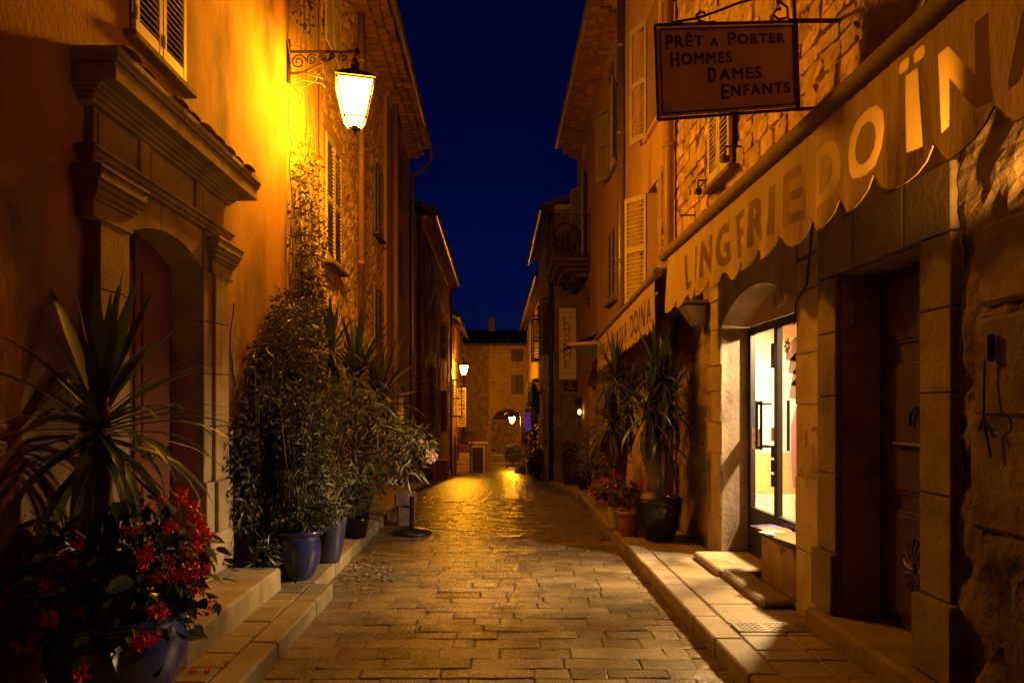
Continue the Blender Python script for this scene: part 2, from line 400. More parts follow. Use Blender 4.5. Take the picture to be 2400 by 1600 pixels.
def roof_slab(parent, side, X, y0, y1, z, over, name='roof'):
    mb = MB(); xo = X + side*over; xi = X - side*4.5
    mb.add([(xo,y0,z),(xi,y0,z+1.6),(xi,y1,z+1.6),(xo,y1,z),(xo,y0,z+.09),(xi,y0,z+1.7),(xi,y1,z+1.7),(xo,y1,z+.09)],
           [(0,1,2,3),(4,5,6,7),(0,1,5,4),(3,2,6,7),(0,3,7,4),(1,2,6,5)])
    n = int((y1-y0)/.22)
    for i in range(n):                                  # rounded cover tiles, seen at the edge of the eave
        y = y0+.11+i*.22; mb.tube([(xo+side*.03,y,z+.11),(xi,y,z+1.72)], .085, 8)
    return mb.build(name, M['tiledk'], parent)
def gutter(parent, x, y0, y1, z, r=.07, m=None, rings=True):
    mb = MB(); prof = [(r*math.cos(t), r*math.sin(t)) for t in [math.pi+math.pi*k/8 for k in range(9)]]
    prof2 = [(a*.9, b*.9) for a, b in prof[::-1]]
    mb.prism([(x+a, z+b) for a, b in prof+prof2], 'y', y0, y1)
    if rings:
        y = y0+.3
        while y < y1: mb.prism([(x+a*1.12, z+b*1.12) for a, b in prof]+[(x+a, z+b) for a, b in prof[::-1]], 'y', y, y+.03); y += .9
    return mb.build('gutter', m or M['zinc'], parent)
def downpipe(parent, x, y, z0, z1, r=.05, m=None, joints=(), name='downpipe'):
    mb = MB(); mb.tube([(x,y,z0),(x,y,z1)], r, 14)
    for z in joints: mb.tube([(x,y,z-.03),(x,y,z+.03)], r*1.22, 14)
    return mb.build(name, m or M['pipepaint'], parent, True)

# ================================================================== ground
g = MB()
ysg = [-17, 0, 6, 12, 20, 30, 45, 60, 75]
for k, y in enumerate(ysg):
    for x in (-14, 14): g.v.append((x, y, gz(y)-.05))
for k in range(len(ysg)-1): g.f.append((2*k, 2*k+1, 2*k+3, 2*k+2))
g.add([(-400,75,gz(75)-.05),(400,75,gz(75)-.05),(400,900,-8),(-400,900,-8)], [(0,1,2,3)])
g.v = [(a,b,min(c,gz(b)-.12)) for a,b,c in g.v]
ground = struct(g.build('ground', M['roadbase'], None, recalc=False))
rb = MB()
for y0, y1 in ((-3,6),(6,12),(12,20),(20,30),(30,45),(45,58)):
    w = 1.75
    rb.add([(-w,y0,gz(y0)-.010),(w,y0,gz(y0)-.010),(w,y1,gz(y1)-.010),(-w,y1,gz(y1)-.010)], [(0,1,2,3)])
road = struct(rb.build('road', M['roadbase'], None, recalc=False))

def road_edge_l(y): return -1.385 if y < 5.74 else (-1.54 if y < 9 else -1.54-.02*min(y-9, 8))
def road_edge_r(y): return 1.40 if y < 12 else 1.37
def sett(mb, x0, x1, y0, y1, zt, r, tilt=.022):
    """low pillow-shaped stone with uneven edges and a very slightly tilted top"""
    b = .006; zs = [r.uniform(-.004,.004) for _ in range(4)]
    J = lambda a: r.uniform(-a, a)
    ring0 = [(x0,y0),(x1,y0),(x1,y1),(x0,y1)]
    n = max(2, int((x1-x0)/.12)); top = []; out = []
    def edge(p, q, k):
        for i in range(k): t = i/k; yield (p[0]+(q[0]-p[0])*t+ (J(.006) if i else J(.009)), p[1]+(q[1]-p[1])*t+(J(.008)))
    loop = list(edge(ring0[0], ring0[1], n))+list(edge(ring0[1], ring0[2], 1))+list(edge(ring0[2], ring0[3], n))+list(edge(ring0[3], ring0[0], 1))
    cx, cyy = (x0+x1)/2, (y0+y1)/2; tx, ty = r.uniform(-.012,.012), r.uniform(-tilt,tilt)
    m = len(loop); vs = []
    for (x, y) in loop: vs.append((x, y, zt-.03))
    for (x, y) in loop: vs.append((x, y, zt-.0045+J(.001)))
    for (x, y) in loop:
        xi = x + (b if x < cx else -b); yi = y + (b if y < cyy else -b)
        vs.append((xi, yi, zt + tx*(x-cx) + ty*(y-cyy)+J(.0012)))
    vs.append((cx, cyy, zt+.003))
    fs = []
    for k in range(m):
        q = (k+1) % m
        fs += [(k, q, m+q, m+k), (m+k, m+q, 2*m+q, 2*m+k), (2*m+k, 2*m+q, 3*m)]
    mb.add(vs, fs)
rr = random.Random(5)
y = 2.6; count = 0; far = MB()
while y < 30:
    d = rr.choice((.115,.13,.15,.15,.17,.19)) if y < 9 else rr.uniform(.13,.19)
    if 13.2 < y < 13.9: d = .30                        # the drain course that crosses the street
    xl = road_edge_l(y+d/2); xr = road_edge_r(y)
    x = xl-rr.uniform(0,.02)
    zt = gz(y+d/2)
    while x < xr-.06:
        w = rr.uniform(.22,.62) if rr.random() < .8 else rr.uniform(.14,.24)
        if 13.2 < y < 13.9: w = rr.uniform(.12,.16)
        if xr-(x+w) < .12: w = xr-x
        sl = zt + rr.uniform(-.003,.003)
        if count < 300:
            mb = MB(); sett(mb, x+.0035, x+w-.0035, y+.0035, y+d-.0035, sl, rr); mb.build('paving_stone', M['sett'], road, recalc=False); count += 1
        else: sett(far, x+.005, x+w-.005, y+.005, y+d-.005, sl, rr, .06)
        x += w
    y += d
stuff(far.build('paving_stones', M['sett'], road, recalc=False))
far2 = MB()
y = 30
while y < 57:
    zt = gz(y+.1); x = -1.7
    while x < 1.7:
        w = rr.uniform(.3,.6); sett(far2, x+.004, x+w-.004, y+.005, y+.235, zt, rr, .06); x += w
    y += .24
stuff(far2.build('distant_paving_stones', M['sett'], road, recalc=False))

def pavement(name, xin, edge, ya, yb):
    mb = MB(); ys = [ya, 5.74, 5.7401, 9, 12, 15, 18, 24, 30, 38]; ys = [q for q in ys if ya <= q <= yb] + [yb]
    n = 0
    for q in ys:
        z = gz(q)
        for x, zz in ((xin, z+.108), (edge(q), z+.108), (edge(q), z-.1)): mb.v.append((x, q, zz))
        n += 1
    for k in range(n-1):
        a = 3*k; mb.f += [(a, a+1, a+4, a+3), (a+1, a+2, a+5, a+4)]
    return struct(mb.build(name, M['roadbase'], None))
def kerb_run(parent, edge, side, y0, y1, r):
    y = y0
    while y < y1:
        L = min(r.uniform(.45,.95), y1-y)
        if L < .15: break
        e = edge(y+L/2); mb = MB(); a, b = sorted((e + side*.006, e - side*.175))
        mb.bbox(a, b, y+.003, y+L-.003, gz(y+L/2)-.06, gz(y+L/2)+.122, .012, .003, r); mb.build('kerbstone', M['kerb'], parent); y += L
pl = pavement('pavement_left', -2.6, lambda y: road_edge_l(y)-.01, 1.0, 17.8)
pr = pavement('pavement_right', 2.6, lambda y: road_edge_r(y)+.01, 1.0, 18.7)
r2 = random.Random(21)
kerb_run(pl, road_edge_l, 1, 2.4, 5.735, r2); kerb_run(pl, road_edge_l, 1, 5.75, 17.6, r2)
kerb_run(pr, road_edge_r, -1, 2.4, 17.8, r2)
def slabs(parent, x0, x1, y0, y1, rows, cols, z, r, b=.008):
    y = y0
    while y < y1-.05:
        d = min(r.uniform(*rows), y1-y); x = x0; z0 = z + gz(y+d/2)
        ws = [r.uniform(.8,1.2) for _ in range(cols)]; s = sum(ws)
        for w in ws:
            w = w/s*(x1-x0); mb = MB(); mb.bbox(x+.004, x+w-.004, y+.004, y+d-.004, z0-.03, z0+r.uniform(-.003,.003), b, .003, r)
            mb.build('paving_slab', M['slab'], parent); x += w
        y += d
slabs(pl, -2.28, -1.565, 2.6, 5.74, (.17,.32), 2, .120, r2); slabs(pl, -2.28, -1.72, 5.75, 17, (.25,.5), 2, .120, r2)
slabs(pr, 1.585, 2.19, 2.4, 4.50, (.17,.27), 2, .120, r2); slabs(pr, 1.585, 2.19, 4.70, 6.75, (.42,.62), 1, .121, r2)
slabs(pr, 1.585, 2.19, 6.75, 17.5, (.28,.45), 1, .120, r2)
# cast-iron cover in the right pavement
mc = thing('manhole_cover', 'rectangular cast iron inspection cover set in the right pavement', 'manhole cover', (1.88,4.6,.12))
pts = []
for cx_, cy_, a0 in ((2.15,4.67,0),(1.63,4.67,90),(1.63,4.53,180),(2.15,4.53,270)):
    for k in range(5): t = RD(a0+22.5*k); pts.append((cx_+.03*math.cos(t), cy_+.025*math.sin(t)))
MB().prism(pts, 'z', .100, .124).build('cover_plate', M['metalcover'], mc)
for x0 in (1.61, 1.80, 1.99):
    mb = MB()
    for i in range(4):
        yy = 4.525+i*.042
        for k in range(4):
            xa = x0+.015+k*.038; mb.box(xa, xa+.019, yy, yy+.007, .123, .1275); mb.box(xa+.019, xa+.038, yy+.008, yy+.015, .123, .1275)
    mb.build('tread_pattern', M['metalcover'], mc)
MB().box(1.84,1.93,4.575,4.60,.123,.129).build('maker_plate', M['metalcover'], mc)

# ================================================================== left: ochre house with the stone doorway
A = thing('ochre_house', 'orange ochre plaster house with carved stone doorway beside the begonia pot', 'house', (-2.3,3,0))
XA = -2.30
DO = (4.16, 5.22, .12, 2.98)                     # doorway
WA = (4.27, 4.97, 3.95, 5.45)                    # window above it
sheet(1, XA, 0.0, 7.46, -.1, 9.2, .14, .010, 1.3, (DO, WA), .3, seed=3).build('wall', M['plasterA'], A, True, recalc=False)
sheet(1, XA-.002, -16.0, -.005, -.1, 9.2, .6, .02, 1.0, (), .3, seed=33).build('rear_wall', M['plasterA'], A, True, recalc=False)
pane(A, 1, XA, WA)
closed_shutters(A, 1, XA+.012, WA[0], WA[1], WA[2], WA[3], .043, M['shutter'], True)
sill(A, 1, XA, 4.2, 5.06, 3.93, M['ashlar_dark'], .08)
mb = MB()                                          # iron shutter catch
mb.tube([(XA,4.18,4.12),(XA+.06,4.18,4.12),(XA+.06,4.18,4.02)], .008, 6); mb.tube([(XA,4.10,4.18),(XA+.07,4.14,4.16)], .006, 6); mb.build('shutter_catch', M['iron'], A)
# stone doorway, block by block
def pil(y0, y1, base):
    zs = [.30, .62, 1.02, 1.45, 1.86, 2.26, 2.66]
    out = [XA+.062]*6; out[0] = XA+.115; out[1] = XA+.085
    for k in range(6):
        e = .05 if k == 0 else (.022 if k == 1 else 0)
        mb = MB(); mb.bbox(XA-.30, out[k], y0-(e if base < 0 else -0.0), y1+(e if base > 0 else 0), zs[k]+.002, zs[k+1]-.002, .006, .001); mb.build('jamb_block', M['limestone'], A)
        if k > 0:                                  # raised outer order of the pilaster
            a, b = (y0+.0, y0+.24) if base < 0 else (y1-.26, y1)
            mb = MB(); mb.bbox(out[k]-.01, out[k]+.032, a-(.02 if k == 1 and base < 0 else 0), b+(.02 if k == 1 and base > 0 else 0), zs[k]+.003, zs[k+1]-.003, .005); mb.build('pilaster_block', M['limestone'], A)
pil(3.80, 4.16, -1); pil(5.22, 5.62, 1)
def arch_z(y, y0, y1, zs, rise):                   # segmental arch intrados
    h = (y1-y0)/2; Rr = (h*h+rise*rise)/(2*rise); return zs - (Rr-rise) + math.sqrt(max(0, Rr*Rr-(y-(y0+y1)/2)**2))
def voussoirs(parent, x0, x1, y0, y1, zs, rise, ztop, n, fan, m, zfun=arch_z):
    for k in range(n):
        ts = [k/n+.002+(1/n-.004)*i/3 for i in range(4)]
        low = [(y0+(y1-y0)*t, zfun(y0+(y1-y0)*t, y0, y1, zs, rise)) for t in ts]
        c = (y0+y1)/2
        def top(t): return (c+(y0+(y1-y0)*t-c)*fan, ztop)
        poly = low + [top(ts[-1]), top(ts[0])]
        MB().prism(poly, 'x', x0, x1+rnd.uniform(0,.004)).build('arch_stone', m, parent)
voussoirs(A, XA-.28, XA+.045, 4.16, 5.22, 2.66, .13, 2.955, 5, 1.0, M['limestone'])
MB().bbox(XA-.1, XA+.062, 3.80, 4.155, 2.662, 2.957, .005).build('lintel_block', M['limestone'], A)
MB().bbox(XA-.1, XA+.062, 5.225, 5.62, 2.662, 2.957, .005).build('lintel_block', M['limestone'], A)
def mould(name, y0, y1, steps):                     # run of mouldings with returned ends: (z0, z1, projection)
    mb = MB()
    for z0, z1, p in steps: mb.bbox(XA-.05, XA+p, y0-p*.75, y1+p*.75, z0+.0006, z1-.0006, .004)
    return mb.build(name, M['limestone'], A)
for a, b in ((3.80,4.05),(5.36,5.62)):
    mould('capital', a, b, [(2.64,2.66,.105),(2.66,2.74,.097),(2.74,2.765,.112),(2.765,2.80,.128),(2.80,2.835,.145),(2.835,2.895,.165),(2.895,2.915,.175)])
mould('architrave', 3.80, 5.62, [(2.957,2.985,.085),(2.985,3.02,.10),(3.02,3.04,.12)])
mb = MB(); mb.bbox(XA-.05, XA+.055, 3.80, 5.62, 3.041, 3.275, .004); mb.build('frieze', M['limestone'], A)
for a, b in ((3.83,4.22),(4.42,5.02),(5.20,5.59)):
    MB().bbox(XA+.05, XA+.067, a, b, 3.065, 3.25, .006).build('frieze_panel', M['limestone'], A)
for a in (4.32, 5.11): MB().bbox(XA+.05, XA+.078, a-.055, a+.055, 3.042, 3.274, .008).build('frieze_bracket', M['limestone'], A)
mould('bed_moulding', 3.80, 5.62, [(3.275,3.30,.09),(3.30,3.325,.115),(3.325,3.345,.14),(3.345,3.365,.165)])
for a, b in ((3.68,4.40),(4.404,5.10),(5.104,5.86)):
    mb = MB(); mb.bbox(XA-.05, XA+.245, a, b, 3.366, 3.465, .005, .001); mb.bbox(XA-.05, XA+.262, a-(.012 if a < 4 else 0), b+(.012 if b > 5.5 else 0), 3.467, 3.495, .005); mb.bbox(XA-.05, XA+.275, a-(.02 if a < 4 else 0), b+(.02 if b > 5.5 else 0), 3.496, 3.545, .010)
    mb.build('cornice_block', M['limestone'], A)
for k in range(11):                                # clay tiles on top of the cornice
    yy = 3.78+k*.2; mb = MB(); pts = [(math.cos(t)*.095, .004+math.sin(t)*.018) for t in [math.pi*i/6 for i in range(7)]]
    pts = pts + [(a*.82, b-.006) for a, b in pts[::-1]]
    mb.prism([(yy+a, 3.545+b) for a, b in pts], 'x', XA, XA+.27+rnd.uniform(-.02,.03)); mb.build('cornice_tile', M['tile'], A)
MB().bbox(-2.42, -1.76, 3.85, 5.57, .10, .298, .018, .004).build('doorstep', M['limestone'], A)
MB().bbox(-2.6, -2.16, 4.16, 5.22, .28, .315, .006).build('threshold', M['limestone'], A)
# door leaf
dl = MB(); dl.box(-2.56, -2.50, 4.14, 5.24, .30, 2.90); door = dl.build('door', M['wood_red'], A)
for a, b in ((4.17,4.66),(4.72,5.21)):
    for z0, z1 in ((.36,.78),(.86,1.22),(1.30,2.60)):
        mb = MB(); mb.bbox(-2.51, -2.485, a, b, z0, z1, .006); mb.build('door_panel', M['wood_red'], door)
        mb = MB(); mb.bbox(-2.486, -2.472, a+.05, b-.05, z0+.05, z1-.05, .006); mb.build('raised_panel', M['wood_red'], door)
mb = MB(); mb.bbox(-2.51, -2.468, 4.665, 4.715, .31, 2.85, .008); mb.build('meeting_stile', M['wood_red'], door)
mb = MB(); mb.lathe([(0,.05),(.02,.048),(.032,.03),(.03,.012),(.018,0),(.018,-.03)], (0,0,0), 14); mb.xf(Matrix.Translation((-2.45,4.77,1.26)) @ Matrix.Rotation(RD(90),4,'Y')); mb.build('door_knob', M['black'], door, True)
# a plaster scar on the wall between doorway and corner
mb = MB(); n = 18
pts = [(5.98+.10*math.sin(2*math.pi*k/n)*(1+.25*math.sin(5*k)), 2.16+.34*math.cos(2*math.pi*k/n)*(1+.1*math.sin(3*k))) for k in range(n)]
mb.prism(pts, 'x', XA+.0, XA+.013); mb.build('plaster_patch', M['oldwall'], A)

# ================================================================== left: tall stone-and-plaster house with vine
B = thing('stone_render_house', 'tall house of pitted rough render behind the lit street lamp', 'house', (-2.35,10,0))
XB = -2.36
W1, W2, W3, W4 = (9.28,10.18,3.62,5.35), (9.28,10.18,6.62,8.1), (12.95,13.75,2.55,3.9), (12.95,13.75,4.95,6.3)
sheet(1, XB, 7.47, 9.05, -.2, 8.45, .07, .012, 2.0, (), .25, seed=9).build('plaster_wall', M['plasterB'], B, True, recalc=False)
sheet(1, XB, 9.052, 14.2, -.4, 8.45, .045, .034, 9.0, (W1,W2,W3,W4), .22, True, 2).build('rough_wall', M['rough'], B, False, recalc=False)
for w in (W1, W2): pane(B, 1, XB, w); closed_shutters(B, 1, XB+.02, *w, .052, M['shutter'], False, True)
for w in (W3, W4): pane(B, 1, XB, w); closed_shutters(B, 1, XB+.02, *w, .055, M['shutterdk'], False)
sill(B, 1, XB, 9.2, 10.26, 3.60, M['ashlar_dark'], .14); sill(B, 1, XB, 12.9, 13.8, 4.93, M['ashlar_dark'], .12)
for y0, y1, z0, z1 in ((9.14,9.27,3.62,5.4),(10.19,10.30,3.62,5.4),(9.14,10.30,5.37,5.55)):
    MB().bbox(XB-.05, XB+.03, y0, y1, z0, z1, .006).build('window_surround', M['plasterB'], B)
downpipe(B, -2.24, 11.25, .35, 3.95, .050, M['copper'], (.5,)); downpipe(B, -2.24, 11.25, 3.95, 8.46, .055, M['pipepaint'], (3.98,5.7,7.3))
mb = MB(); mb.tube([(XB+.03,8.98,6.9),(XB+.03,9.0,3.4),(XB+.03,9.05,2.6)], .012, 6); mb.tube([(XB+.03,10.1,3.5),(XB+.04,9.95,2.7),(XB+.03,9.8,2.2)], .010, 6); mb.build('wall_cable', M['pipepaint'], B)
MB().bbox(XB-.02, XB+.10, 9.55, 10.2, 1.75, 2.15, .01).build('meter_box', M['shutterdk'], B)
genoise(B, 1, XB, 10.6, 14.2, 8.08, 3); roof_slab(B, 1, XB, 7.4, 14.2, 8.46, .50); gutter(B, -1.76, 7.5, 14.2, 8.47, .075, M['zinc'])

Cc = thing('dim_plaster_house', 'smooth dim plaster house with two downpipes past the pitted one', 'house', (-2.3,16,gz(16)))
XC = -2.30
sheet(1, XC, 14.21, 17.95, -.8, 8.3, .3, .01, 1.0, (), .2, seed=5).build('wall', M['plasterI'], Cc, True, recalc=False)
downpipe(Cc, -2.19, 14.75, -.1, 8.1, .055, M['pipepaint'], (1.6,4.4)); downpipe(Cc, -2.18, 17.7, -.2, 7.6, .06, M['zinc'], (2.0,5.0))
mb = MB(); mb.tube([(-1.76,18.15,8.4),(-1.76,18.15,8.1),(-1.95,18.0,7.85),(-2.18,17.7,7.6)], .05, 8); mb.build('gutter_outlet', M['zinc'], Cc)
for y0, z0, z1 in ((16.0,4.2,5.7),(16.0,6.3,7.5)):
    closed_shutters(Cc, 1, XC+.01, y0, y0+.85, z0, z1, .07, M['shutterdk'], False)
genoise(Cc, 1, XC, 14.22, 17.95, 8.08, 3); roof_slab(Cc, 1, XC, 14.21, 18.1, 8.46, .46); gutter(Cc, -1.77, 14.21, 18.2, 8.47, .075, M['zinc'])
for k, zz in enumerate((.55,)):
    MB().bbox(XC, XC+.09, 15.2, 16.3, -.3, 2.1, .02).build('entrance_frame', M['ashlar_dark'], Cc)
    MB().box(XC+.05, XC+.095, 15.35, 16.15, -.25, 1.95).build('entrance_door', M['wood_dk'], Cc)

D = thing('brick_quoin_house', 'dark house with brick corner strip across the side alley', 'house', (-2.3,27,gz(27)))
sheet(1, -2.3, 20.7, 33.0, -2.2, 7.45, .3, .03, 3.0, ((24.2,25.0,.9,3.0),(28.4,29.3,3.6,5.1),(28.6,29.4,.6,2.3)), .2, True, 7).build('wall', M['oldwall'], D, False, recalc=False)
mb = MB(); mb.add([(-2.3,20.7,-1.6),(-7,20.7,-1.6),(-7,20.7,9.2),(-2.3,20.7,7.45)], [(0,1,2,3)]); mb.build('gable_wall', M['oldwall'], D)
for k in range(34):
    L = .34 if k % 2 else .22; z = -1.0+k*.25
    MB().bbox(-2.3-.2, -2.275, 20.68, 20.68+L, z, z+.235, .01, .004).build('quoin_brick', M['tile'], D)
for w in ((24.2,25.0,.9,3.0),(28.4,29.3,3.6,5.1),(28.6,29.4,.6,2.3)): pane(D, 1, -2.3, w)
for hy, w, zz, hh, yw in ((24.2,.4,.9,2.1,RD(-72)),(25.0,.4,.9,2.1,RD(72)),(28.4,.45,3.6,1.5,RD(-70)),(29.3,.45,3.6,1.5,RD(78)),(28.6,.4,.6,1.7,RD(-68)),(29.4,.4,.6,1.7,RD(80))):
    shutter(D, (-2.27,hy,zz), yw, w, hh, .09, M['shutterdk'], False)
roof_slab(D, 1, -2.3, 20.6, 33.0, 7.46, .44); gutter(D, -1.86, 20.8, 33.1, 7.5, .08); genoise(D, 1, -2.3, 20.8, 33, 7.2, 2, .25, False)
downpipe(D, -2.2, 32.6, -1.4, 7.3, .06, M['zinc'])
mb = MB(); mb.tube([(-2.15,27,6.9),(-2.12,29,5.6),(-2.12,31.5,5.1)], .012, 5); mb.build('wall_cable', M['pipepaint'], D)

E = thing('lamp_lit_house', 'small low house lit by the second street lamp', 'house', (-2.3,37,gz(37)))
sheet(1, -2.3, 33.01, 43.5, -3.0, 6.0, .3, .03, 3.0, (), .2, True, 12).build('wall', M['rough'], E, False, recalc=False)
roof_slab(E, 1, -2.3, 33.0, 43.5, 6.0, .4); gutter(E, -1.9, 33.1, 43.5, 6.03, .08)
for hy, zz, hh in ((34.2,1.1,1.9),(38.5,.5,2.2)):
    shutter(E, (-2.25,hy,zz), RD(8), .5, hh, .1, M['shutter'], False); shutter(E, (-2.25,hy+1.1,zz), RD(80), .5, hh, .1, M['shutter'], False)
for y0 in (34.0, 36.6, 39.2): MB().bbox(-2.34, -2.22, y0, y0+.9, gz(y0)-.1, gz(y0)+2.0, .05).build('arched_door', M['wood_dk'], E)
downpipe(E, -2.15, 41.5, -1.9, 5.9, .06, M['zinc'])

# ================================================================== end of the street
Fh = thing('end_house', 'old rubble house with a round arch closing the end of the street', 'house', (0,45,gz(45)))
YF = 45.0; gF = gz(45)
def front_wall(name, x0, x1, z0, z1, ops, m, arch=None, y=YF, parent=Fh, step=.25, amp=.03):
    xs = sorted(set([x0+(x1-x0)*i/max(1,round((x1-x0)/step)) for i in range(max(1,round((x1-x0)/step))+1)]+[o[0] for o in ops]+[o[1] for o in ops]))
    zs = sorted(set([z0+(z1-z0)*i/max(1,round((z1-z0)/step)) for i in range(max(1,round((z1-z0)/step))+1)]+[o[2] for o in ops]+[o[3] for o in ops]))
    mb = MB(); n = len(xs)
    for z in zs:
        for x in xs: mb.v.append((x, y-amp*noise.noise(Vector((x*4,z*4,3))), z))
    for i in range(len(zs)-1):
        for j in range(n-1):
            cxx, czz = (xs[j]+xs[j+1])/2, (zs[i]+zs[i+1])/2
            if any(a < cxx < b and c < czz < d for a, b, c, d in ops): continue
            a = i*n+j; mb.f.append((a, a+1, a+1+n, a+n))
    for a, b, c, d in ops:
        yb = y+.5
        mb.add([(a,y,c),(a,yb,c),(a,yb,d),(a,y,d)], [(0,1,2,3)]); mb.add([(b,y,c),(b,yb,c),(b,yb,d),(b,y,d)], [(0,1,2,3)]); mb.add([(a,y,d),(a,yb,d),(b,yb,d),(b,y,d)], [(0,1,2,3)])
    mb.box(x0, x1, y+.55, y+.6, z1-.3, z1)
    return mb.build(name, m, parent)
AR = (-.39, 1.77, gF-.1, 1.52)
M['farwall'] = mat('patched_rubble_wall', (.38,.28,.16), .95, (.30,.21,.12), 1.2, bump=(12,.02), speck=((.12,.08,.05), 3.2, .60))
M['farwall2'] = mat('bare_rubble_wall', (.27,.19,.115), .95, (.12,.08,.05), 3.0, 1.5, bump=(9,.03))
front_wall('arch_wall', -.55, 3.6, gF-.2, 5.78, (AR,(.93,1.72,.78+1.68,2.46+1.27),(.93,1.72,4.62,5.42)), M['farwall'])
front_wall('side_wall', -7, -.551, gF-.2, 5.78, ((-2.45,-2.15,2.4,3.6),(-2.45,-2.15,-.1,1.2)), M['farwall2'])
for z0, z1 in ((2.46,3.73),(4.62,5.42)):
    for k in (0,1):
        x0 = .93+k*.4; mb = MB(); mb.bbox(x0+.005, x0+.39, YF+.05, YF+.09, z0, z1, .01)
        for q in range(3): mb.box(x0+.04, x0+.355, YF+.035, YF+.049, z0+.08+q*(z1-z0)/3, z0+(q+1)*(z1-z0)/3-.05)
        mb.build('window_shutter', M['wood_dk'], Fh)
for w in ((-2.45,-2.15,2.4,3.6),(-2.45,-2.15,-.1,1.2)):
    MB().box(w[0], w[1], YF+.2, YF+.24, w[2], w[3]).build('window_pane', M['winglass'], Fh)
for k in range(11):                                  # arch ring
    t0, t1 = math.pi*k/11, math.pi*(k+1)/11-.012; c, zc, r0, r1 = .69, .42, 1.08, 1.32
    poly = [(c-r0*math.cos(t0), zc+r0*math.sin(t0)), (c-r0*math.cos(t1), zc+r0*math.sin(t1)), (c-r1*math.cos(t1), zc+r1*math.sin(t1)), (c-r1*math.cos(t0), zc+r1*math.sin(t0))]
    MB().prism(poly, 'y', YF-.045, YF+.5).build('arch_stone', M['farwall'], Fh)
for s in (0,1):                                      # spandrels between the ring and the square opening
    c = .69; sg = -1 if s == 0 else 1; xe = AR[0] if s == 0 else AR[1]
    pts = [(xe, .42)]+[(c+sg*1.09*math.cos(t), .42+1.09*math.sin(t)) for t in [math.pi/2*i/8 for i in range(1,9)]]+[(c, 1.53), (xe, 1.53)]
    MB().prism(pts, 'y', YF+.01, YF+.5).build('spandrel', M['farwall'], Fh)
for k in range(11): MB().bbox(AR[0]-.30, AR[0]+.005, YF-.05, YF+.5, gF-.1+k*.28, gF-.1+k*.28+.272, .012, .004).build('jamb_block', M['farwall'], Fh)
for k in range(11): MB().bbox(AR[1]-.005, AR[1]+.30, YF-.05, YF+.5, gF-.1+k*.28, gF-.1+k*.28+.272, .012, .004).build('jamb_block', M['farwall'], Fh)
mb = MB(); mb.add([(-7,YF-.35,5.6),(6,YF-.35,5.6),(6,YF+4,6.95),(-7,YF+4,6.95),(-7,YF-.35,5.7),(6,YF-.35,5.7),(6,YF+4,7.05),(-7,YF+4,7.05)], [(0,1,2,3),(4,5,6,7),(0,1,5,4),(1,2,6,5),(2,3,7,6),(3,0,4,7)])
for k in range(58): x = -6.8+k*.22; mb.tube([(x,YF-.4,5.72),(x,YF+4,7.08)], .085, 6)
mb.build('roof', M['tiledk'], Fh)
ch = MB(); ch.bbox(-.60,-.18,48.4,48.9,6.6,7.75,.02); chm = ch.build('chimney', M['farwall2'], Fh)
for dx in (-.55,-.32): MB().box(dx, dx+.12, 48.42, 48.88, 7.75, 7.95).build('chimney_pier', M['farwall2'], chm)
MB().bbox(-.66,-.12,48.35,48.95,7.95,8.02,.01).build('chimney_cap', M['tiledk'], chm)
an = thing('tv_antenna', 'thin television aerial mast on the end roof beside the chimney', 'antenna', (-.14,48.3,6.8))
MB().tube([(-.14,48.3,6.7),(-.14,48.3,9.9)], .022, 6).build('mast', M['iron'], an)
mb = MB(); mb.tube([(-.75,48.3,9.72),(.42,48.3,9.76)], .014, 5)
for k in range(9): mb.tube([(-.70+k*.12,48.15,9.72),(-.70+k*.12,48.45,9.73)], .007, 4)
mb.tube([(.3,48.3,9.55),(.46,48.3,9.95)], .01, 4); mb.build('aerial_boom', M['iron'], an)
MB().tube([(-.5,48.3,8.95),(.40,48.3,9.0)], .010, 5).build('lower_boom', M['iron'], an)
sd = thing('satellite_dish', 'satellite dish on a short pole left of the chimney', 'satellite dish', (-1.55,48.2,6.7))
MB().tube([(-1.55,48.2,6.6),(-1.55,48.2,8.25)], .022, 6).build('pole', M['iron'], sd)
mb = MB(); mb.lathe([(0,.0),(.12,.01),(.24,.045),(.33,.09)], (0,0,0), 18); mb.xf(Matrix.Translation((-1.60,48.2,8.55)) @ Matrix.Rotation(RD(-72),4,'Y')); mb.build('dish', M['iron'], sd, True)
MB().tube([(-1.62,48.2,8.35),(-2.0,48.2,8.52)], .012, 5).build('feed_arm', M['iron'], sd)
ow = MB(); pts = [(-2.3+4.3*t, 40+4*t, 7.35+.75*t-1.1*t*(1-t)) for t in [i/12 for i in range(13)]]; ow.tube(pts, .012, 5)
tag(ow.build('overhead_wire', M['iron'], None), 'thin overhead wire sagging across the sky above the end roof', 'wire')

# low wall with a dark door, and the steps on the left
gw = thing('garden_wall', 'low plaster wall with a dark plank door beside the stone steps', 'wall', (-1.25,41,gz(41)))
g41 = gz(41)
MB().bbox(-1.62,-.62,40.9,41.3,g41-.1,g41+1.72,.03).build('wall_body', M['ashlar_dark'], gw)
MB().bbox(-1.70,-.55,40.85,41.35,g41+1.72,g41+1.84,.02).build('coping', M['ashlar'], gw)
MB().bbox(-1.52,-.72,40.86,40.895,g41,g41+1.62,.004).build('door_frame', M['ashlar'], gw)
for k in range(5): MB().bbox(-1.46+k*.125,-1.34+k*.125,40.82,40.858,g41+.02,g41+1.52,.004).build('door_plank', M['blackmatt'], gw)
st = thing('stone_steps', 'short flight of stone steps against the left houses', 'steps', (-1.95,38.5,gz(38.5)))
g38 = gz(38.5)
for k in range(5):
    MB().bbox(-2.28,-1.55-k*.015,38.2+k*.36,40.6,g38+k*.22-.05,g38+(k+1)*.22-.05,.02,.006).build('step', M['ashlar'], st)
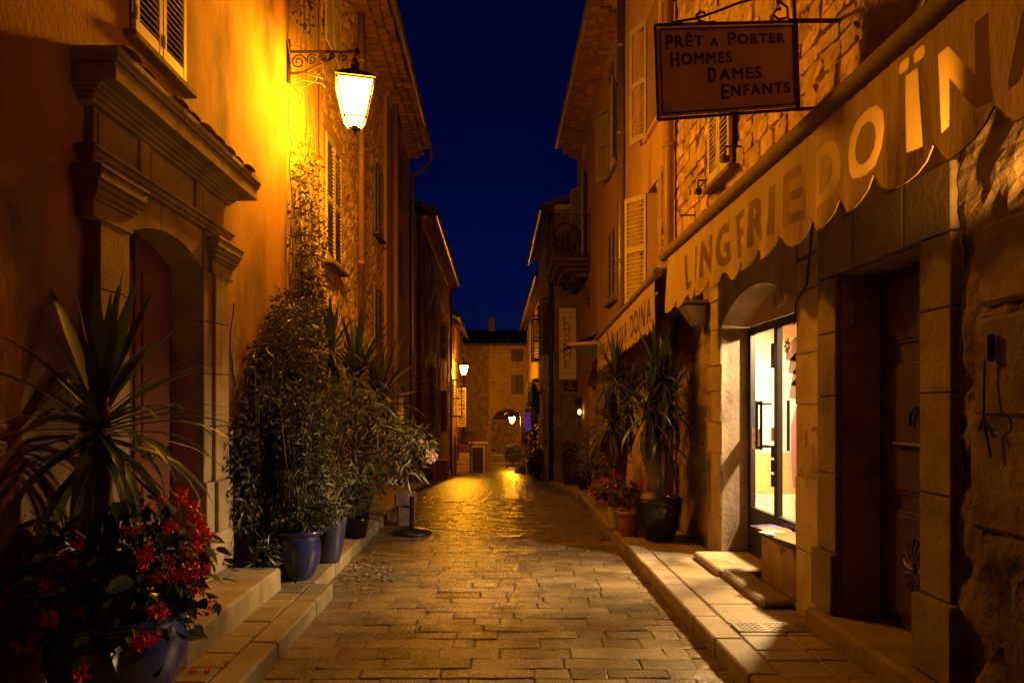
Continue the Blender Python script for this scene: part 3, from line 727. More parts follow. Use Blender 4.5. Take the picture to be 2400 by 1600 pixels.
mb = MB(); mb.tube([(-1.5,38.6,g38),(-1.5,38.6,g38+1.2),(-1.5,40.4,g38+2.0)], .018, 6); mb.tube([(-1.5,40.4,g38+.9),(-1.5,40.4,g38+2.0)], .018, 6); mb.build('handrail', M['iron'], st)
pt = thing('terracotta_trough', 'clay trough on top of the stone steps', 'planter', (-1.95,40.2,g38+1.05))
mb = MB(); mb.add([(-2.2,40.0,g38+1.06),(-1.72,40.0,g38+1.06),(-1.72,40.35,g38+1.06),(-2.2,40.35,g38+1.06),(-2.24,39.95,g38+1.46),(-1.68,39.95,g38+1.46),(-1.68,40.4,g38+1.46),(-2.24,40.4,g38+1.46)], [(0,1,2,3),(4,5,6,7),(0,1,5,4),(1,2,6,5),(2,3,7,6),(3,0,4,7)]); mb.build('trough_body', M['terracotta'], pt)
MB().bbox(-2.27,-1.65,39.92,40.43,g38+1.44,g38+1.51,.01).build('rim', M['terracotta'], pt)

# beyond the arch
for (x0, x1, y0, y1, z0, z1, nm, lab) in ((-3,6,60,60.5,-4,.55,'terrace_wall','long low terrace wall seen through the arch'),(-6,8,66,66.6,-4,3.2,'backdrop_wall','dark high wall far behind the arch')):
    w_ = thing(nm, lab, 'wall', ((x0+x1)/2, y0, gz(60)))
    n = int((z1-z0)/.45)
    for k in range(n):
        MB().bbox(x0, x1, y0+.01*k, y1, z0+k*(z1-z0)/n+.005, z0+(k+1)*(z1-z0)/n-.005, .02, .01).build('wall_course', M['farwall2'], w_)
bl = thing('low_kerb_wall', 'pale low wall crossing just behind the arch', 'wall', (.8,53,gz(53)))
for k in range(5): MB().bbox(-1.2+k*.9,-1.2+k*.9+.89,53,53.4,gz(53)-.1,gz(53)+.55,.03,.01).build('wall_block', M['ashlar_dark'], bl)

# ================================================================== right: stone house with the lingerie shop
XK = 2.20
K = thing('stone_shop_house', 'rubble stone house with arched shop door and dark panelled door', 'house', (2.4,5,0))
SO = (5.0, 6.68, .10, 2.66); DK = (3.49, 4.35, .13, 2.44)
KW1, KW2 = (6.27,6.90,3.84,5.10), (6.22,6.86,5.62,7.0)
def open_sheet(*a, **k):
    mb = sheet(*a, **k); mb.f = mb.f[:-4]; mb.v = mb.v[:-16]; return mb
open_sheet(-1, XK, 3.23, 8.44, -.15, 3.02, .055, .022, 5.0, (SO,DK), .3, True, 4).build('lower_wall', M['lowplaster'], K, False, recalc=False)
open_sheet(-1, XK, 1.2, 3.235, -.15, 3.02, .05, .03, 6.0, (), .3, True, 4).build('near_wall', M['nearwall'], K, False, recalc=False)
open_sheet(-1, XK+.01, 1.2, 8.44, 3.02, 9.0, .06, .035, 7.0, (KW1,KW2), .2, True, 6).build('upper_wall', M['rubble'], K, False, recalc=False)
sheet(-1, XK+.012, -16.0, 1.19, -.15, 9.0, .5, .02, 1.0, (), .3, seed=22).build('rear_wall', M['plasterI'], K, True, recalc=False)
for w in (KW1, KW2):
    pane(K, -1, XK, w); closed_shutters(K, -1, XK-.045, *w, .047, M['shutter'], True)
sill(K, -1, XK, 6.2, 6.97, 3.82, M['ashlar_dark'], .10)
for yy, zz in ((6.16,3.95),(6.99,3.92)):
    mb = MB(); mb.tube([(2.2,yy,zz),(2.06,yy,zz),(2.06,yy,zz-.09)], .010, 6); mb.bbox(2.03,2.09,yy-.03,yy+.03,zz-.14,zz-.09,.004); mb.build('shutter_catch', M['iron'], K)
mb = MB(); mb.tube([(2.2,7.55,3.72),(2.02,7.55,3.72),(2.02,7.55,3.78)], .009, 6); mb.build('wall_hook', M['iron'], K)
# individual rubble stones in the lit upper wall
r3 = random.Random(31); n = 0; z = 3.06
while z < 6.3:
    hgt = r3.uniform(.10,.19); y = 4.0+r3.uniform(0,.2)
    while y < 8.28:
        w = r3.uniform(.14,.36)
        if not (inside(y+w/2, z+hgt/2, ((6.05,7.05,3.7,5.3),(6.05,7.05,5.45,9))) or r3.random() < .08 or z > 1.75+.60*(y+w)) and n < 300:
            c, cz = y+w/2, z+hgt/2; k = 8; ra = r3.uniform(-.07,.07); loop = []
            for su, sv in ((-1,-1),(0,-1),(1,-1),(1,0),(1,1),(0,1),(-1,1),(-1,0)):
                u = su*w*.5*(r3.uniform(.84,1.0) if su and sv else r3.uniform(.95,1.03)); v = sv*hgt*.5*(r3.uniform(.82,1.0) if su and sv else r3.uniform(.95,1.05))
                loop.append((c+u-ra*v+r3.uniform(-.01,.01), cz+v+ra*u+r3.uniform(-.008,.008)))
            o_ = r3.uniform(-.002,.018); tl, tu = r3.uniform(-.05,.05), r3.uniform(-.08,.08)
            vs = [(XK+.04, a, b) for a, b in loop] + [(XK-o_*.55, c+(a-c)*.985, cz+(b-cz)*.98) for a, b in loop] + \
                 [(XK-o_+tl*(a-c)+tu*(b-cz)+r3.uniform(-.007,.007), c+(a-c)*.93, cz+(b-cz)*.90) for a, b in loop] + [(XK-o_-r3.uniform(-.004,.012), c, cz)]
            fs = []
            for i in range(k):
                q = (i+1) % k; fs += [(i,q,k+q,k+i),(k+i,k+q,2*k+q,2*k+i),(2*k+i,2*k+q,3*k)]
            mb = MB(); mb.add(vs, fs); mb.build('wall_stone', M['stoneK'], K); n += 1
        y += w+.012
    z += hgt+.012
# dressed stones round the shop opening
def block(y0, y1, z0, z1, out=.014, inn=.30, m='ashlar', j=.002, b=.007): return MB().bbox(XK-out, XK+inn, y0+.003, y1-.003, z0+.003, z1-.003, b, j, r3).build('ashlar_block', M[m], K)
zz = [.10,.52,1.14,1.45,1.76,2.01,2.37]
for k in range(6): block(6.68, 6.68+(.30 if k % 2 else .42), zz[k], zz[k+1], .010+.006*(k % 2), .26)
zz = [.10,.58,1.10,1.62,1.98,2.43]
for k in range(5): block(4.615, 5.0, zz[k], zz[k+1], .012+.006*(k % 2), .26)
block(6.68,7.0,2.37,2.66,.012); block(4.615,5.0,2.43,2.66,.013)
block(4.60,4.98,2.67,3.0,.010); block(6.55,7.05,2.67,3.0,.011)
voussoirs(K, XK+.26, XK-.014, 5.0, 6.68, 2.37, .27, 2.985, 7, 1.0, M['ashlar'])
MB().prism([(5.0,2.38)]+[(5.0+1.68*t, arch_z(5.0+1.68*t,5.0,6.68,2.37,.27)+.02) for t in [i/14 for i in range(15)]]+[(6.68,2.38)], 'x', 2.452, 2.50).build('tympanum', M['plasterI'], K)
MB().bbox(2.29,2.5,5.0,5.93,.10,.515,.02,.004).build('window_ledge', M['lowplaster'], K)
MB().bbox(2.26,2.5,5.002,5.965,.516,.570,.012,.003).build('ledge_slab', M['ashlar_dark'], K)
MB().bbox(1.93,2.46,5.95,6.70,.118,.190,.015,.004).build('shop_step', M['slab'], K); MB().bbox(1.95,2.19,5.02,5.945,.118,.182,.02,.006).build('shop_step', M['ashlar_dark'], K)
# metal shop front
sf = MB(); xa, xb = 2.452, 2.50
sf.box(xa,xb,6.60,6.675,.12,2.375); sf.box(xa,xb,5.975,6.045,.12,2.295); sf.box(xa,xb,5.005,5.06,.57,2.295); sf.box(xa,xb,5.005,6.599,2.296,2.375)
sf.box(xa,xb,6.046,6.599,.12,.64); sf.box(xa,xb,5.061,5.974,.571,.645)
front = sf.build('shop_front_frame', M['black'], K)
MB().box(2.470,2.476,6.046,6.599,.641,2.295).build('door_glass', M['glass'], front); MB().box(2.470,2.476,5.061,5.974,.646,2.295).build('window_glass', M['glass'], front)
for (yy, x0, x1) in ((6.10,2.452,2.36),):
    mb = MB(); mb.tube([(x0,yy,1.63),(x1,yy,1.63),(x1,yy+.0,1.63)], .012, 8); mb.tube([(x0,yy,1.25),(x1,yy,1.25)], .012, 8); mb.tube([(x1,yy,1.22),(x1,yy,1.66)], .014, 8)
    mb.tube([(x0,yy+.10,1.63),(x1,yy+.10,1.63)], .012, 8); mb.tube([(x0,yy+.10,1.25),(x1,yy+.10,1.25)], .012, 8); mb.tube([(x1,yy+.10,1.22),(x1,yy+.10,1.66)], .014, 8); mb.tube([(x1,yy,1.64),(x1,yy+.1,1.64)], .014, 8); mb.tube([(x1,yy,1.24),(x1,yy+.1,1.24)], .014, 8)
    mb.build('door_handle', M['black'], front)
mb = MB(); mb.tube([(2.53,5.93,1.22),(2.53,5.93,1.66)], .014, 8); mb.build('inner_handle', M['black'], front)
mb = MB()
for k in range(3): mb.box(2.462,2.468,6.05,6.05+.09,1.15-k*.13,1.26-k*.13)
mb.box(2.462,2.468,6.05,6.14,1.95,2.17); mb.build('window_stickers', M['blackmatt'], front)
MB().box(2.4605,2.4615,6.06,6.13,1.30,1.42).build('notice_card', M['wallpaper'], front)
wl_ = thing('round_wall_vent', 'round metal ring fitting above the shop door', 'fitting', (2.44,5.84,2.52))
mb = MB(); mb.tube([(2.40,5.84+.075*math.cos(t),2.54+.085*math.sin(t)) for t in [2*math.pi*k/20 for k in range(21)]], .010, 6); mb.build('ring', M['zinc'], wl_)
mb = MB(); mb.tube([(2.425,5.84,2.54),(2.455,5.84,2.54)], .07, 16); mb.build('disc', M['plasterI'], wl_)
nt = thing('price_note', 'handwritten white price note taped inside the shop door', 'note', (2.465,6.50,1.28))
MB().box(2.4615,2.4645,6.40,6.59,1.20,1.40).build('sheet', M['paper'], nt)
for s, zc, w, h in (('COQUETA',1.335,.15,.035),('25€',1.255,.10,.05)):
    q = text_mb(s, 1); xs = [v[0] for v in q.v]; ys_ = [v[1] for v in q.v]
    q.v = [((a-min(xs))/(max(xs)-min(xs))*w-w/2, (b-min(ys_))/(max(ys_)-min(ys_))*h-h/2, 0) for a, b, c in q.v]
    q.xf(frame((2.4605,6.495,zc),(0,-1,0),(0,0,1))); q.build('lettering', M['blackmatt'], nt)
for s, zc, yc, w, h, mm in (('C80 SR',.80,6.35,.16,.022,'paper'),('LISE CHARMEL',.735,6.38,.34,.065,'blackmatt')):
    q = text_mb(s, 1); xs = [v[0] for v in q.v]; ys_ = [v[1] for v in q.v]
    q.v = [((a-min(xs))/(max(xs)-min(xs))*w-w/2, (b-min(ys_))/(max(ys_)-min(ys_))*h-h/2, 0) for a, b, c in q.v]
    q.xf(frame((2.467,yc,zc),(0,-1,0),(0,0,1))); q.build('glass_lettering', M[mm], front)
# shop interior
room = MB(); x0, x1, y0, y1, z0, z1 = 2.502, 5.2, 4.55, 7.26, .11, 2.72
room.add([(x0,y0,z0),(x1,y0,z0),(x1,y1,z0),(x0,y1,z0),(x0,y0,z1),(x1,y0,z1),(x1,y1,z1),(x0,y1,z1)], [(0,1,2,3),(7,6,5,4),(4,5,1,0),(5,6,2,1),(6,7,3,2)])
room.add([(x0,y0,z0),(x0,4.99,z0),(x0,4.99,z1),(x0,y0,z1)], [(0,1,2,3)]); room.add([(x0,6.69,z0),(x0,y1,z0),(x0,y1,z1),(x0,6.69,z1)], [(0,1,2,3)]); room.add([(x0,4.99,2.4),(x0,6.69,2.4),(x0,6.69,z1),(x0,4.99,z1)], [(0,1,2,3)])
room.build('shop_room', M['shopwall'], K, recalc=False)
# printed display panel inside the shop
po = thing('display_poster', 'large beige printed display panel glowing inside the shop', 'poster', (3.1,7.2,.12))
YP = 7.20
MB().box(2.56,4.2,YP,YP+.03,.12,2.62).build('panel', M['wallpaper'], po)
pm = lambda n, c: mat(n, c, .6)
def flat(name, poly, m, k): MB().prism(poly, 'y', YP-.002*k, YP-.002*k+.0015).build(name, m, po)
flat('sofa_back_print', [(2.60,.93),(4.2,.93),(4.2,1.12),(2.60,1.12)], pm('tan_leather_print',(.42,.23,.085)), 1)
flat('sofa_seat_print', [(2.60,.69),(4.2,.69),(4.2,.925),(2.60,.925)], pm('amber_leather_print',(.44,.25,.09)), 1)
flat('lace_print', [(2.60,.14),(4.2,.14),(4.2,.685),(2.60,.685)], pm('cream_lace_print',(.72,.60,.44)), 1)
flat('wainscot_print', [(2.60,1.125),(4.2,1.125),(4.2,1.56),(2.60,1.56)], pm('mauve_panel_print',(.52,.38,.33)), 1)
flat('hat_brim_print', [(2.80,2.02),(2.83,1.96),(2.92,1.925),(3.05,1.91),(3.5,1.93),(3.6,2.3),(3.3,2.42),(3.02,2.30),(2.88,2.14)], pm('straw_hat_print',(.80,.70,.50)), 1)
flat('hat_band_print', [(2.90,1.99),(3.5,1.985),(3.5,2.0),(2.90,2.005)], pm('hat_band_print',(.48,.33,.18)), 2)
hp = pm('brown_hair_print',(.16,.085,.055))
for q in ((3.06,2.22,.0),(3.09,2.08,.02),(3.12,1.95,.01),(3.10,1.82,.0)):
    poly = [(q[0]+.06*math.sin(i*1.1+q[1])-.02*math.cos(i), q[1]+.09*math.cos(i/10*math.pi)) for i in range(0,11,2)]
    flat('hair_strand_print', [(q[0]-.02,q[1]-.12),(q[0]+.10,q[1]-.14),(q[0]+.28,q[1]-.05),(q[0]+.28,q[1]+.14),(q[0]+.08,q[1]+.12),(q[0]+.0,q[1]+.03)], hp, 3)
flat('dress_print', [(3.12,.75),(3.4,.7),(3.4,1.75),(3.2,1.75),(3.10,1.4),(3.10,1.05)], pm('plum_dress_print',(.26,.10,.085)), 2)
for k in range(6): flat('lace_line_print', [(2.66+k*.22,.20),(2.675+k*.22,.20),(2.775+k*.22,.44),(2.675+k*.22,.66),(2.66+k*.22,.66),(2.755+k*.22,.44)], pm('lace_line',(.58,.44,.29)), 2)
fd = thing('flower_sticker', 'orange daisy shaped sticker on the shop window', 'sticker', (2.466,5.88,2.17))
for k in range(9):
    t = 2*math.pi*k/9; MB().prism([(5.80+.012*math.cos(t+a)+.045*math.cos(t)*q, 2.12+.014*math.sin(t+a)+.06*math.sin(t)*q) for a, q in ((1.5,.3),(1.0,1),(0,1.25),(-1.0,1),(-1.5,.3))], 'x', 2.466, 2.468).build('petal', pm('amber_petal',(.55,.25,.04)), fd)
# ceiling spotlight in the shop
sp = thing('shop_spotlight', 'small ceiling spotlight just inside the shop door', 'spotlight', (3.2,6.4,2.72))
mb = MB(); mb.tube([(3.2,6.4,2.72),(3.2,6.4,2.62)], .012, 6); mb.lathe([(.0,.10),(.035,.10),(.045,.0),(.038,0)], (3.2,6.4,2.50), 14); mb.build('housing', M['black'], sp)
ld = bpy.data.lights.new('shop_spot', 'SPOT'); ld.energy = 1650; ld.color = SHOPLIGHT; ld.spot_size = RD(150); ld.spot_blend = .35; ld.shadow_soft_size = .13
lo = bpy.data.objects.new('spot_beam', ld); C.objects.link(lo); lo.matrix_basis = Matrix.Translation((3.2,6.4,2.44)) @ Vector((-1,-.42,-.55)).to_track_quat('-Z','Y').to_matrix().to_4x4(); par(lo, sp)
ct = thing('shop_ceiling_lamp', 'shop ceiling lamp washing the display panel', 'ceiling lamp', (3.0,6.0,2.72))
MB().lathe([(.0,.0),(.12,.0),(.13,.03),(.13,.05)], (3.3,5.75,2.66), 20).build('shade', M['shopwhite'], ct)
ld = bpy.data.lights.new('shop_fill', 'SPOT'); ld.energy = 640; ld.color = (1.0,.80,.50); ld.shadow_soft_size = .05; ld.spot_size = RD(95); ld.spot_blend = .8
lo = bpy.data.objects.new('lamp_glow', ld); C.objects.link(lo); lo.matrix_basis = Matrix.Translation((3.3,5.75,2.55)) @ Vector((-1.0,.92,-1.1)).to_track_quat('-Z','Y').to_matrix().to_4x4(); par(lo, ct)
# magazines on the ledge
mags = [(2.33,5.80,.30,.20,12,(.12,.08,.34),'violet covered magazine lying at the back of the ledge'),(2.31,5.62,.34,.22,-14,(.30,.15,.07),'tan magazine lying in the middle of the ledge'),
        (2.27,5.50,.26,.18,24,(.75,.70,.60),'white folded leaflet on top of the magazines'),(2.32,5.36,.34,.22,-6,(.22,.10,.05),'brown magazine lying near the pier'),(2.28,5.20,.30,.21,9,(.40,.17,.06),'orange magazine hanging over the ledge edge')]
for k, (mx, my, a, b, rot, col, lab) in enumerate(mags):
    t_ = thing('magazine', lab, 'magazine', (mx,my,.571), 'magazines on the shop ledge')
    T = Matrix.Translation((mx,my,.572+.004*k)) @ Matrix.Rotation(RD(rot+90),4,'Z') @ Matrix.Rotation(RD(-1.5),4,'X')
    mb = MB(); mb.bbox(-a/2,a/2,-b/2,b/2,0,.006,.001); mb.xf(T); mb.build('pages', M['paper'], t_)
    mb = MB(); mb.box(-a/2+.004,a/2-.004,-b/2+.004,b/2-.004,.0065,.0078); mb.xf(T); mb.build('cover', mat('magazine_cover', col, .35, tuple(c*.5 for c in col), 18, 1.5), t_)
# panelled door with stone surround
zz = [.27,.66,1.17,1.67,2.08,2.44]
for k in range(5):
    o_ = .075 if k == 0 else .045
    block(4.35, 4.60+(.03 if k == 0 else 0), zz[k], zz[k+1], o_, .30, 'ashlar_dark', .001); block(3.24-(.04 if k == 0 else 0), 3.49+(.02 if k == 0 else 0), zz[k], zz[k+1], o_, .30, 'ashlar_dark', .001)
for a, b in ((3.24,3.62),(3.625,4.14),(4.145,4.60)): block(a, b, 2.445, 2.78, .045, .30, 'ashlar_dark', .001)
MB().bbox(2.06,2.56,3.25,4.58,.09,.268,.02,.005).build('door_step', M['ashlar_dark'], K); block(3.2,4.66,.0,.20,.10,.05,'ashlar_dark',.004)
dd = MB(); dd.box(2.44,2.49,3.48,4.36,.26,2.45); ddoor = dd.build('panelled_door', M['wood_dk'], K)
for z0, z1 in ((.34,.98),(1.08,1.86),(1.98,2.38)):
    mb = MB()
    for a, b, c, d, e in ((3.55,4.29,z0,z1,.020),):
        for q, (ins, pr_) in enumerate(((0,.012),(.03,.022),(.06,.010),(.09,.018))): mb.bbox(2.44-pr_, 2.445, a+ins, b-ins, c+ins*.8, d-ins*.8, .004)
    mb.build('door_panel', M['wood_dk'], ddoor)
mb = MB()
for k in range(16):                                   # carved rosette
    t0 = 2*math.pi*k/16; mb.tube([(2.412,3.92+r_*math.cos(t0+r_*4)*.9,.67+r_*math.sin(t0+r_*4)*1.25) for r_ in (.03,.07,.11,.14)], [.010,.014,.015,.008], 6)
mb.build('carved_rosette', M['wood_dk'], ddoor)
mb = MB(); mb.tube([(2.40,3.92+.05*math.cos(t),1.52+.07*math.sin(t)) for t in [math.pi*k/8 for k in range(-1,10)]], .010, 6); mb.tube([(2.44,3.92,1.59),(2.39,3.92,1.59)], .018, 8); mb.build('door_knocker', M['black'], ddoor)
mb = MB(); mb.tube([(2.41,3.75,1.38),(2.40,4.12,1.38)], .016, 8); mb.tube([(2.44,4.0,1.38),(2.40,4.0,1.38)], .02, 8); mb.build('door_pull', M['black'], ddoor)
MB().bbox(2.24,2.28,4.31,4.349,2.12,2.27,.004).build('intercom_box', M['zinc'], K)
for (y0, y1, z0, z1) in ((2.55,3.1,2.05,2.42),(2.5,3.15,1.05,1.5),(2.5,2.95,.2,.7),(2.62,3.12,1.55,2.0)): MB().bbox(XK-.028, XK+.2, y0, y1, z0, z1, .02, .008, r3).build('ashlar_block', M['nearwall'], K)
bp = thing('bell_pull', 'old bell push with a hanging cord on the dark right wall', 'bell', (2.17,2.98,1.3))
MB().bbox(2.13,2.165,2.96,2.99,1.80,1.92,.006).build('push_plate', M['iron'], bp)
mb = MB(); mb.tube([(2.14,2.99,1.88),(2.14,3.0,1.72),(2.13,2.99,1.55),(2.14,2.96,1.38)], .006, 5); mb.tube([(2.14,3.03,1.5),(2.13,2.99,1.55),(2.14,2.94,1.47)], .006, 5); mb.build('cord', M['blackmatt'], bp)
mb = MB(); mb.tube([(2.18,4.70,3.0),(2.175,4.74,2.72),(2.175,4.80,2.46),(2.175,4.97,2.36),(2.17,4.985,2.2)], .007, 5)
tag(mb.build('hanging_cable', M['blackmatt'], None), 'black cable drooping down the pier beside the shop door', 'cable')
fl = thing('wall_floodlight', 'unlit pale floodlight under the far end of the lingerie awning', 'floodlight', (2.1,7.3,2.6))
mb = MB(); mb.bbox(1.92,2.2,7.05,7.40,2.68,2.71,.004); mb.build('bracket', M['zinc'], fl)
mb = MB(); mb.add([(1.95,7.1,2.66),(2.18,7.1,2.66),(2.18,7.35,2.66),(1.95,7.35,2.66),(2.08,7.16,2.46),(2.19,7.16,2.46),(2.19,7.3,2.46),(2.08,7.3,2.46)], [(0,1,2,3),(4,5,6,7),(0,1,5,4),(1,2,6,5),(2,3,7,6),(3,0,4,7)]); mb.build('hood', M['zinc'], fl)

# ================================================================== right: plaster houses
J = thing('amber_plaster_house', 'amber plaster house with open cream shutters above the second awning', 'house', (2.4,10,0))
JL, JU = (9.26,10.0,3.15,4.73), (9.22,9.98,5.55,7.28)
sheet(-1, XK, 8.45, 11.74, -.1, 9.0, .2, .008, 1.1, (JL,JU,(8.9,9.8,.12,2.3)), .20, seed=8).build('wall', M['plasterJ'], J, True, recalc=False)
for w in (JL, JU): pane(J, -1, XK, w, .2); 
MB().box(2.36,2.40,8.88,9.82,.10,2.32).build('shop_door', M['wood_dk'], J)
for w, th in ((JL,130),(JU,115)):
    shutter(J, (XK-.01,w[1],w[2]), RD(th), .40, w[3]-w[2], .06, M['shutter'], False, True, -42); shutter(J, (XK-.01,w[0],w[2]), RD(-100), .38, w[3]-w[2], .06, M['shutter'], False, True, -42)
sill(J, -1, XK, 9.15, 10.1, 5.53, M['plasterJ'], .06)
downpipe(J, 2.10, 8.36, .15, 8.9, .062, M['pipepaint'], (2.4,4.8,6.6)); downpipe(J, 2.12, 11.72, .1, 8.9, .062, M['zinc'], (4.1,6.3,7.8))
MB().bbox(2.185,2.199,8.52,8.85,.9,2.55,.004).build('notice_board', M['plasterB'], J)
mb = MB()
for a, b, c, d in ((8.56,8.70,1.98,2.0),(8.56,8.70,1.93,1.945),(8.60,8.80,1.82,1.835),(8.58,8.76,1.75,1.765)): mb.box(2.178,2.184,a,b,c,d)
mb.build('notice_marks', M['sign_letter'], J)
roof_slab(J, -1, XK, 8.4, 11.75, 9.0, .4)

I = thing('rose_plaster_house', 'tall rose plaster house with balcony and tiled eave on the right', 'house', (2.4,15,gz(15)))
I1, I2, I3, I4, I5 = (12.5,13.35,3.62,4.95), (12.5,13.35,6.08,7.5), (12.6,13.3,7.72,8.42), (16.9,17.6,7.9,8.45), (16.7,17.6,5.2,7.35)
sheet(-1, XK, 11.75, 18.78, -1.0, 8.55, .3, .01, 1.0, (I1,I2,I3,I4,I5,(13.0,14.0,-.4,2.3),(15.3,16.3,-.5,2.1)), .2, seed=10).build('wall', M['plasterI'], I, True, recalc=False)
for w in (I1, I2, I3, I4, I5): pane(I, -1, XK, w)
closed_shutters(I, -1, XK-.012, *I1, .06, M['shutterdk'], False); sill(I, -1, XK, 12.42, 13.43, 3.6, M['ashlar_dark'], .10); sill(I, -1, XK, 12.4, 13.45, 6.06, M['ashlar_dark'], .06)
for hy, th in ((13.35,118),(12.5,-112)): shutter(I, (XK-.01,hy,6.08), RD(th), .42, 1.42, .06, M['shutterdk'], False)
for hy, th in ((17.6,125),(16.7,-110)): shutter(I, (XK-.01,hy,5.2), RD(th), .45, 2.1, .06, M['shutterdk'], False)
mb = MB()
for k in range(5): mb.tube([(XK-.03,12.68+k*.13,7.74),(XK-.03,12.68+k*.13,8.1)], .008, 5)
mb.build('window_rail', M['iron'], I)
MB().box(2.36,2.40,12.98,14.02,-.4,2.32).build('shop_window', M['winglass'], I); MB().box(2.36,2.40,15.28,16.32,-.5,2.12).build('entrance_door', M['wood_dk'], I)
genoise(I, -1, XK, 11.8, 18.75, 8.40, 3); roof_slab(I, -1, XK, 11.75, 18.85, 8.80, .48); gutter(I, 1.66, 11.4, 18.9, 8.82, .085, M['zinc'])
# balcony
bl_ = MB(); bl_.bbox(1.30,2.2,16.0,18.3,5.02,5.12,.01); bl_.bbox(1.42,2.2,16.1,18.2,4.92,5.018,.01); bl_.bbox(1.58,2.2,16.2,18.1,4.82,4.918,.01); bl_.bbox(1.8,2.2,16.3,18.0,4.7,4.818,.01)
bal = bl_.build('balcony_slab', M['rustiron'], I)
mb = MB()
for (x0, y0, x1, y1) in ((1.33,16.05,2.18,16.05),(1.33,16.05,1.33,18.25),(1.33,18.25,2.18,18.25)):
    for zr in (5.2,6.12): mb.tube([(x0,y0,zr),(x1,y1,zr)], .016, 6)
    n = int(math.hypot(x1-x0,y1-y0)/.13)
    for k in range(n+1): t = k/n; mb.tube([(x0+(x1-x0)*t,y0+(y1-y0)*t,5.12),(x0+(x1-x0)*t,y0+(y1-y0)*t,6.12)], .009, 5)
mb.build('balcony_railing', M['iron'], bal)
def scroll(c, r, turns, plane, a0=0, sgn=1, n=26):
    out = []
    for k in range(n):
        t = k/(n-1); a = a0+sgn*turns*2*math.pi*t; q = r*(1-.8*t); u, v = q*math.cos(a), q*math.sin(a)
        out.append((c[0]+u, c[1], c[2]+v) if plane == 'xz' else (c[0], c[1]+u, c[2]+v))
    return out
mb = MB()
for c, r_, a in (((1.95,16.15,4.45),.17,90),((1.75,16.15,4.62),.12,0),((2.08,16.15,4.15),.13,200)): mb.tube(scroll(c, r_, 1.6, 'xz', RD(a)), .012, 6)
mb.tube([(2.18,16.15,3.95),(2.12,16.15,4.3),(1.9,16.15,4.62),(1.5,16.15,4.82)], .012, 6); mb.build('scrolled_bracket', M['iron'], bal)
pc = thing('peacock_chair', 'round backed wicker peacock chair standing on the balcony', 'chair', (1.75,17.1,5.13))
mb = MB(); mb.lathe([(0,.42),(.25,.42),(.26,.45),(0,.46)], (1.72,17.0,5.12), 20); mb.build('seat', M['rustiron'], pc)
for dx, dy in ((-.17,-.17),(.17,-.17),(-.17,.17),(.17,.17)): MB().tube([(1.72+dx,17+dy,5.12),(1.72+dx*.8,17+dy*.8,5.55)], .018, 6).build('leg', M['rustiron'], pc)
mb = MB(); mb.tube([(1.72+.29*math.cos(t),17.24,5.90+.34*math.sin(t)) for t in [math.pi*(-.18+1.36*k/20) for k in range(21)]], .028, 6); mb.build('back_hoop', M['rustiron'], pc)
mb = MB()
for k in range(11): t = math.pi*(.05+.9*k/10); mb.tube([(1.72+.06*math.cos(t),17.24,5.58),(1.72+.27*math.cos(t),17.24,5.90+.32*math.sin(t))], .008, 5)
mb.build('back_spokes', M['rustiron'], pc)

Hh = thing('corner_stone_house', 'stone house jutting into the street behind the vertical white sign', 'house', (2.2,21,gz(21)))
sheet(-1, 1.59, 18.80, 26.0, -1.8, 7.0, .3, .03, 3.0, ((20.2,21.0,3.2,4.8),(22.5,23.4,.3,2.2)), .2, True, 15).build('side_wall', M['oldwall'], Hh, False, recalc=False)
r4 = random.Random(8); z = gz(18.8)-.2
MB().box(1.60,3.2,18.83,18.95,gz(18.8)-.3,7.2).build('front_wall', M['rubble'], Hh)
while z < 7.0:
    h_ = r4.uniform(.24,.36); x = 1.585
    while x < 2.55:
        w = r4.uniform(.22,.48); MB().bbox(x, min(x+w-.012,2.62), 18.78-r4.uniform(0,.02), 18.86, z, z+h_-.014, .02, .008, r4).build('wall_stone', M['ashlar_dark'], Hh); x += w
    z += h_
mb = MB(); mb.add([(1.26,18.6,7.06),(3.4,18.6,7.7),(3.4,26,7.7),(1.26,26,7.06),(1.26,18.6,7.16),(3.4,18.6,7.82),(3.4,26,7.82),(1.26,26,7.16)], [(0,1,2,3),(4,5,6,7),(0,1,5,4),(1,2,6,5),(2,3,7,6),(3,0,4,7)])
for k in range(9): mb.tube([(1.3+k*.25,18.58,7.15+k*.075),(1.3+k*.25,26,7.15+k*.075)], .07, 6)
mb.build('roof', M['tiledk'], Hh); gutter(Hh, 1.22, 18.7, 26, 7.05, .07)
pane(Hh, -1, 1.59, (20.2,21.0,3.2,4.8)); pane(Hh, -1, 1.59, (22.5,23.4,.3,2.2)); shutter(Hh, (1.57,20.2,3.2), RD(-128), .4, 1.6, .08, M['shuttergreen'], False); shutter(Hh, (1.57,21.0,3.2), RD(130), .4, 1.6, .08, M['shuttergreen'], False)
downpipe(Hh, 1.50, 19.0, -.5, 7.0, .06, M['iron'], (1.5,4))
Gg = thing('far_right_house', 'far plaster house with green grey shutters and flags on the right', 'house', (2.3,34,gz(34)))
sheet(-1, 1.95, 26.01, 44.6, -3.0, 6.6, .4, .02, 3.0, (), .2, seed=18).build('wall', M['plasterB'], Gg, False, recalc=False)
roof_slab(Gg, -1, 1.95, 26.01, 44.6, 6.6, .45); gutter(Gg, 1.5, 26.1, 44.6, 6.63, .07)
for hy, zz, th in ((28.6,.9,-150),(29.6,.9,150),(34.0,.9,-150),(35.2,.9,150),(29,3.6,-150),(30,3.6,150)): shutter(Gg, (1.93,hy,zz), RD(th), .48, 1.9, .1, M['shuttergreen'], False)
for y0 in (27.2,30.8): MB().bbox(1.90,1.96,y0,y0+1.0,gz(y0)-.1,gz(y0)+2.3,.03).build('arched_door', M['wood_dk'], Gg)
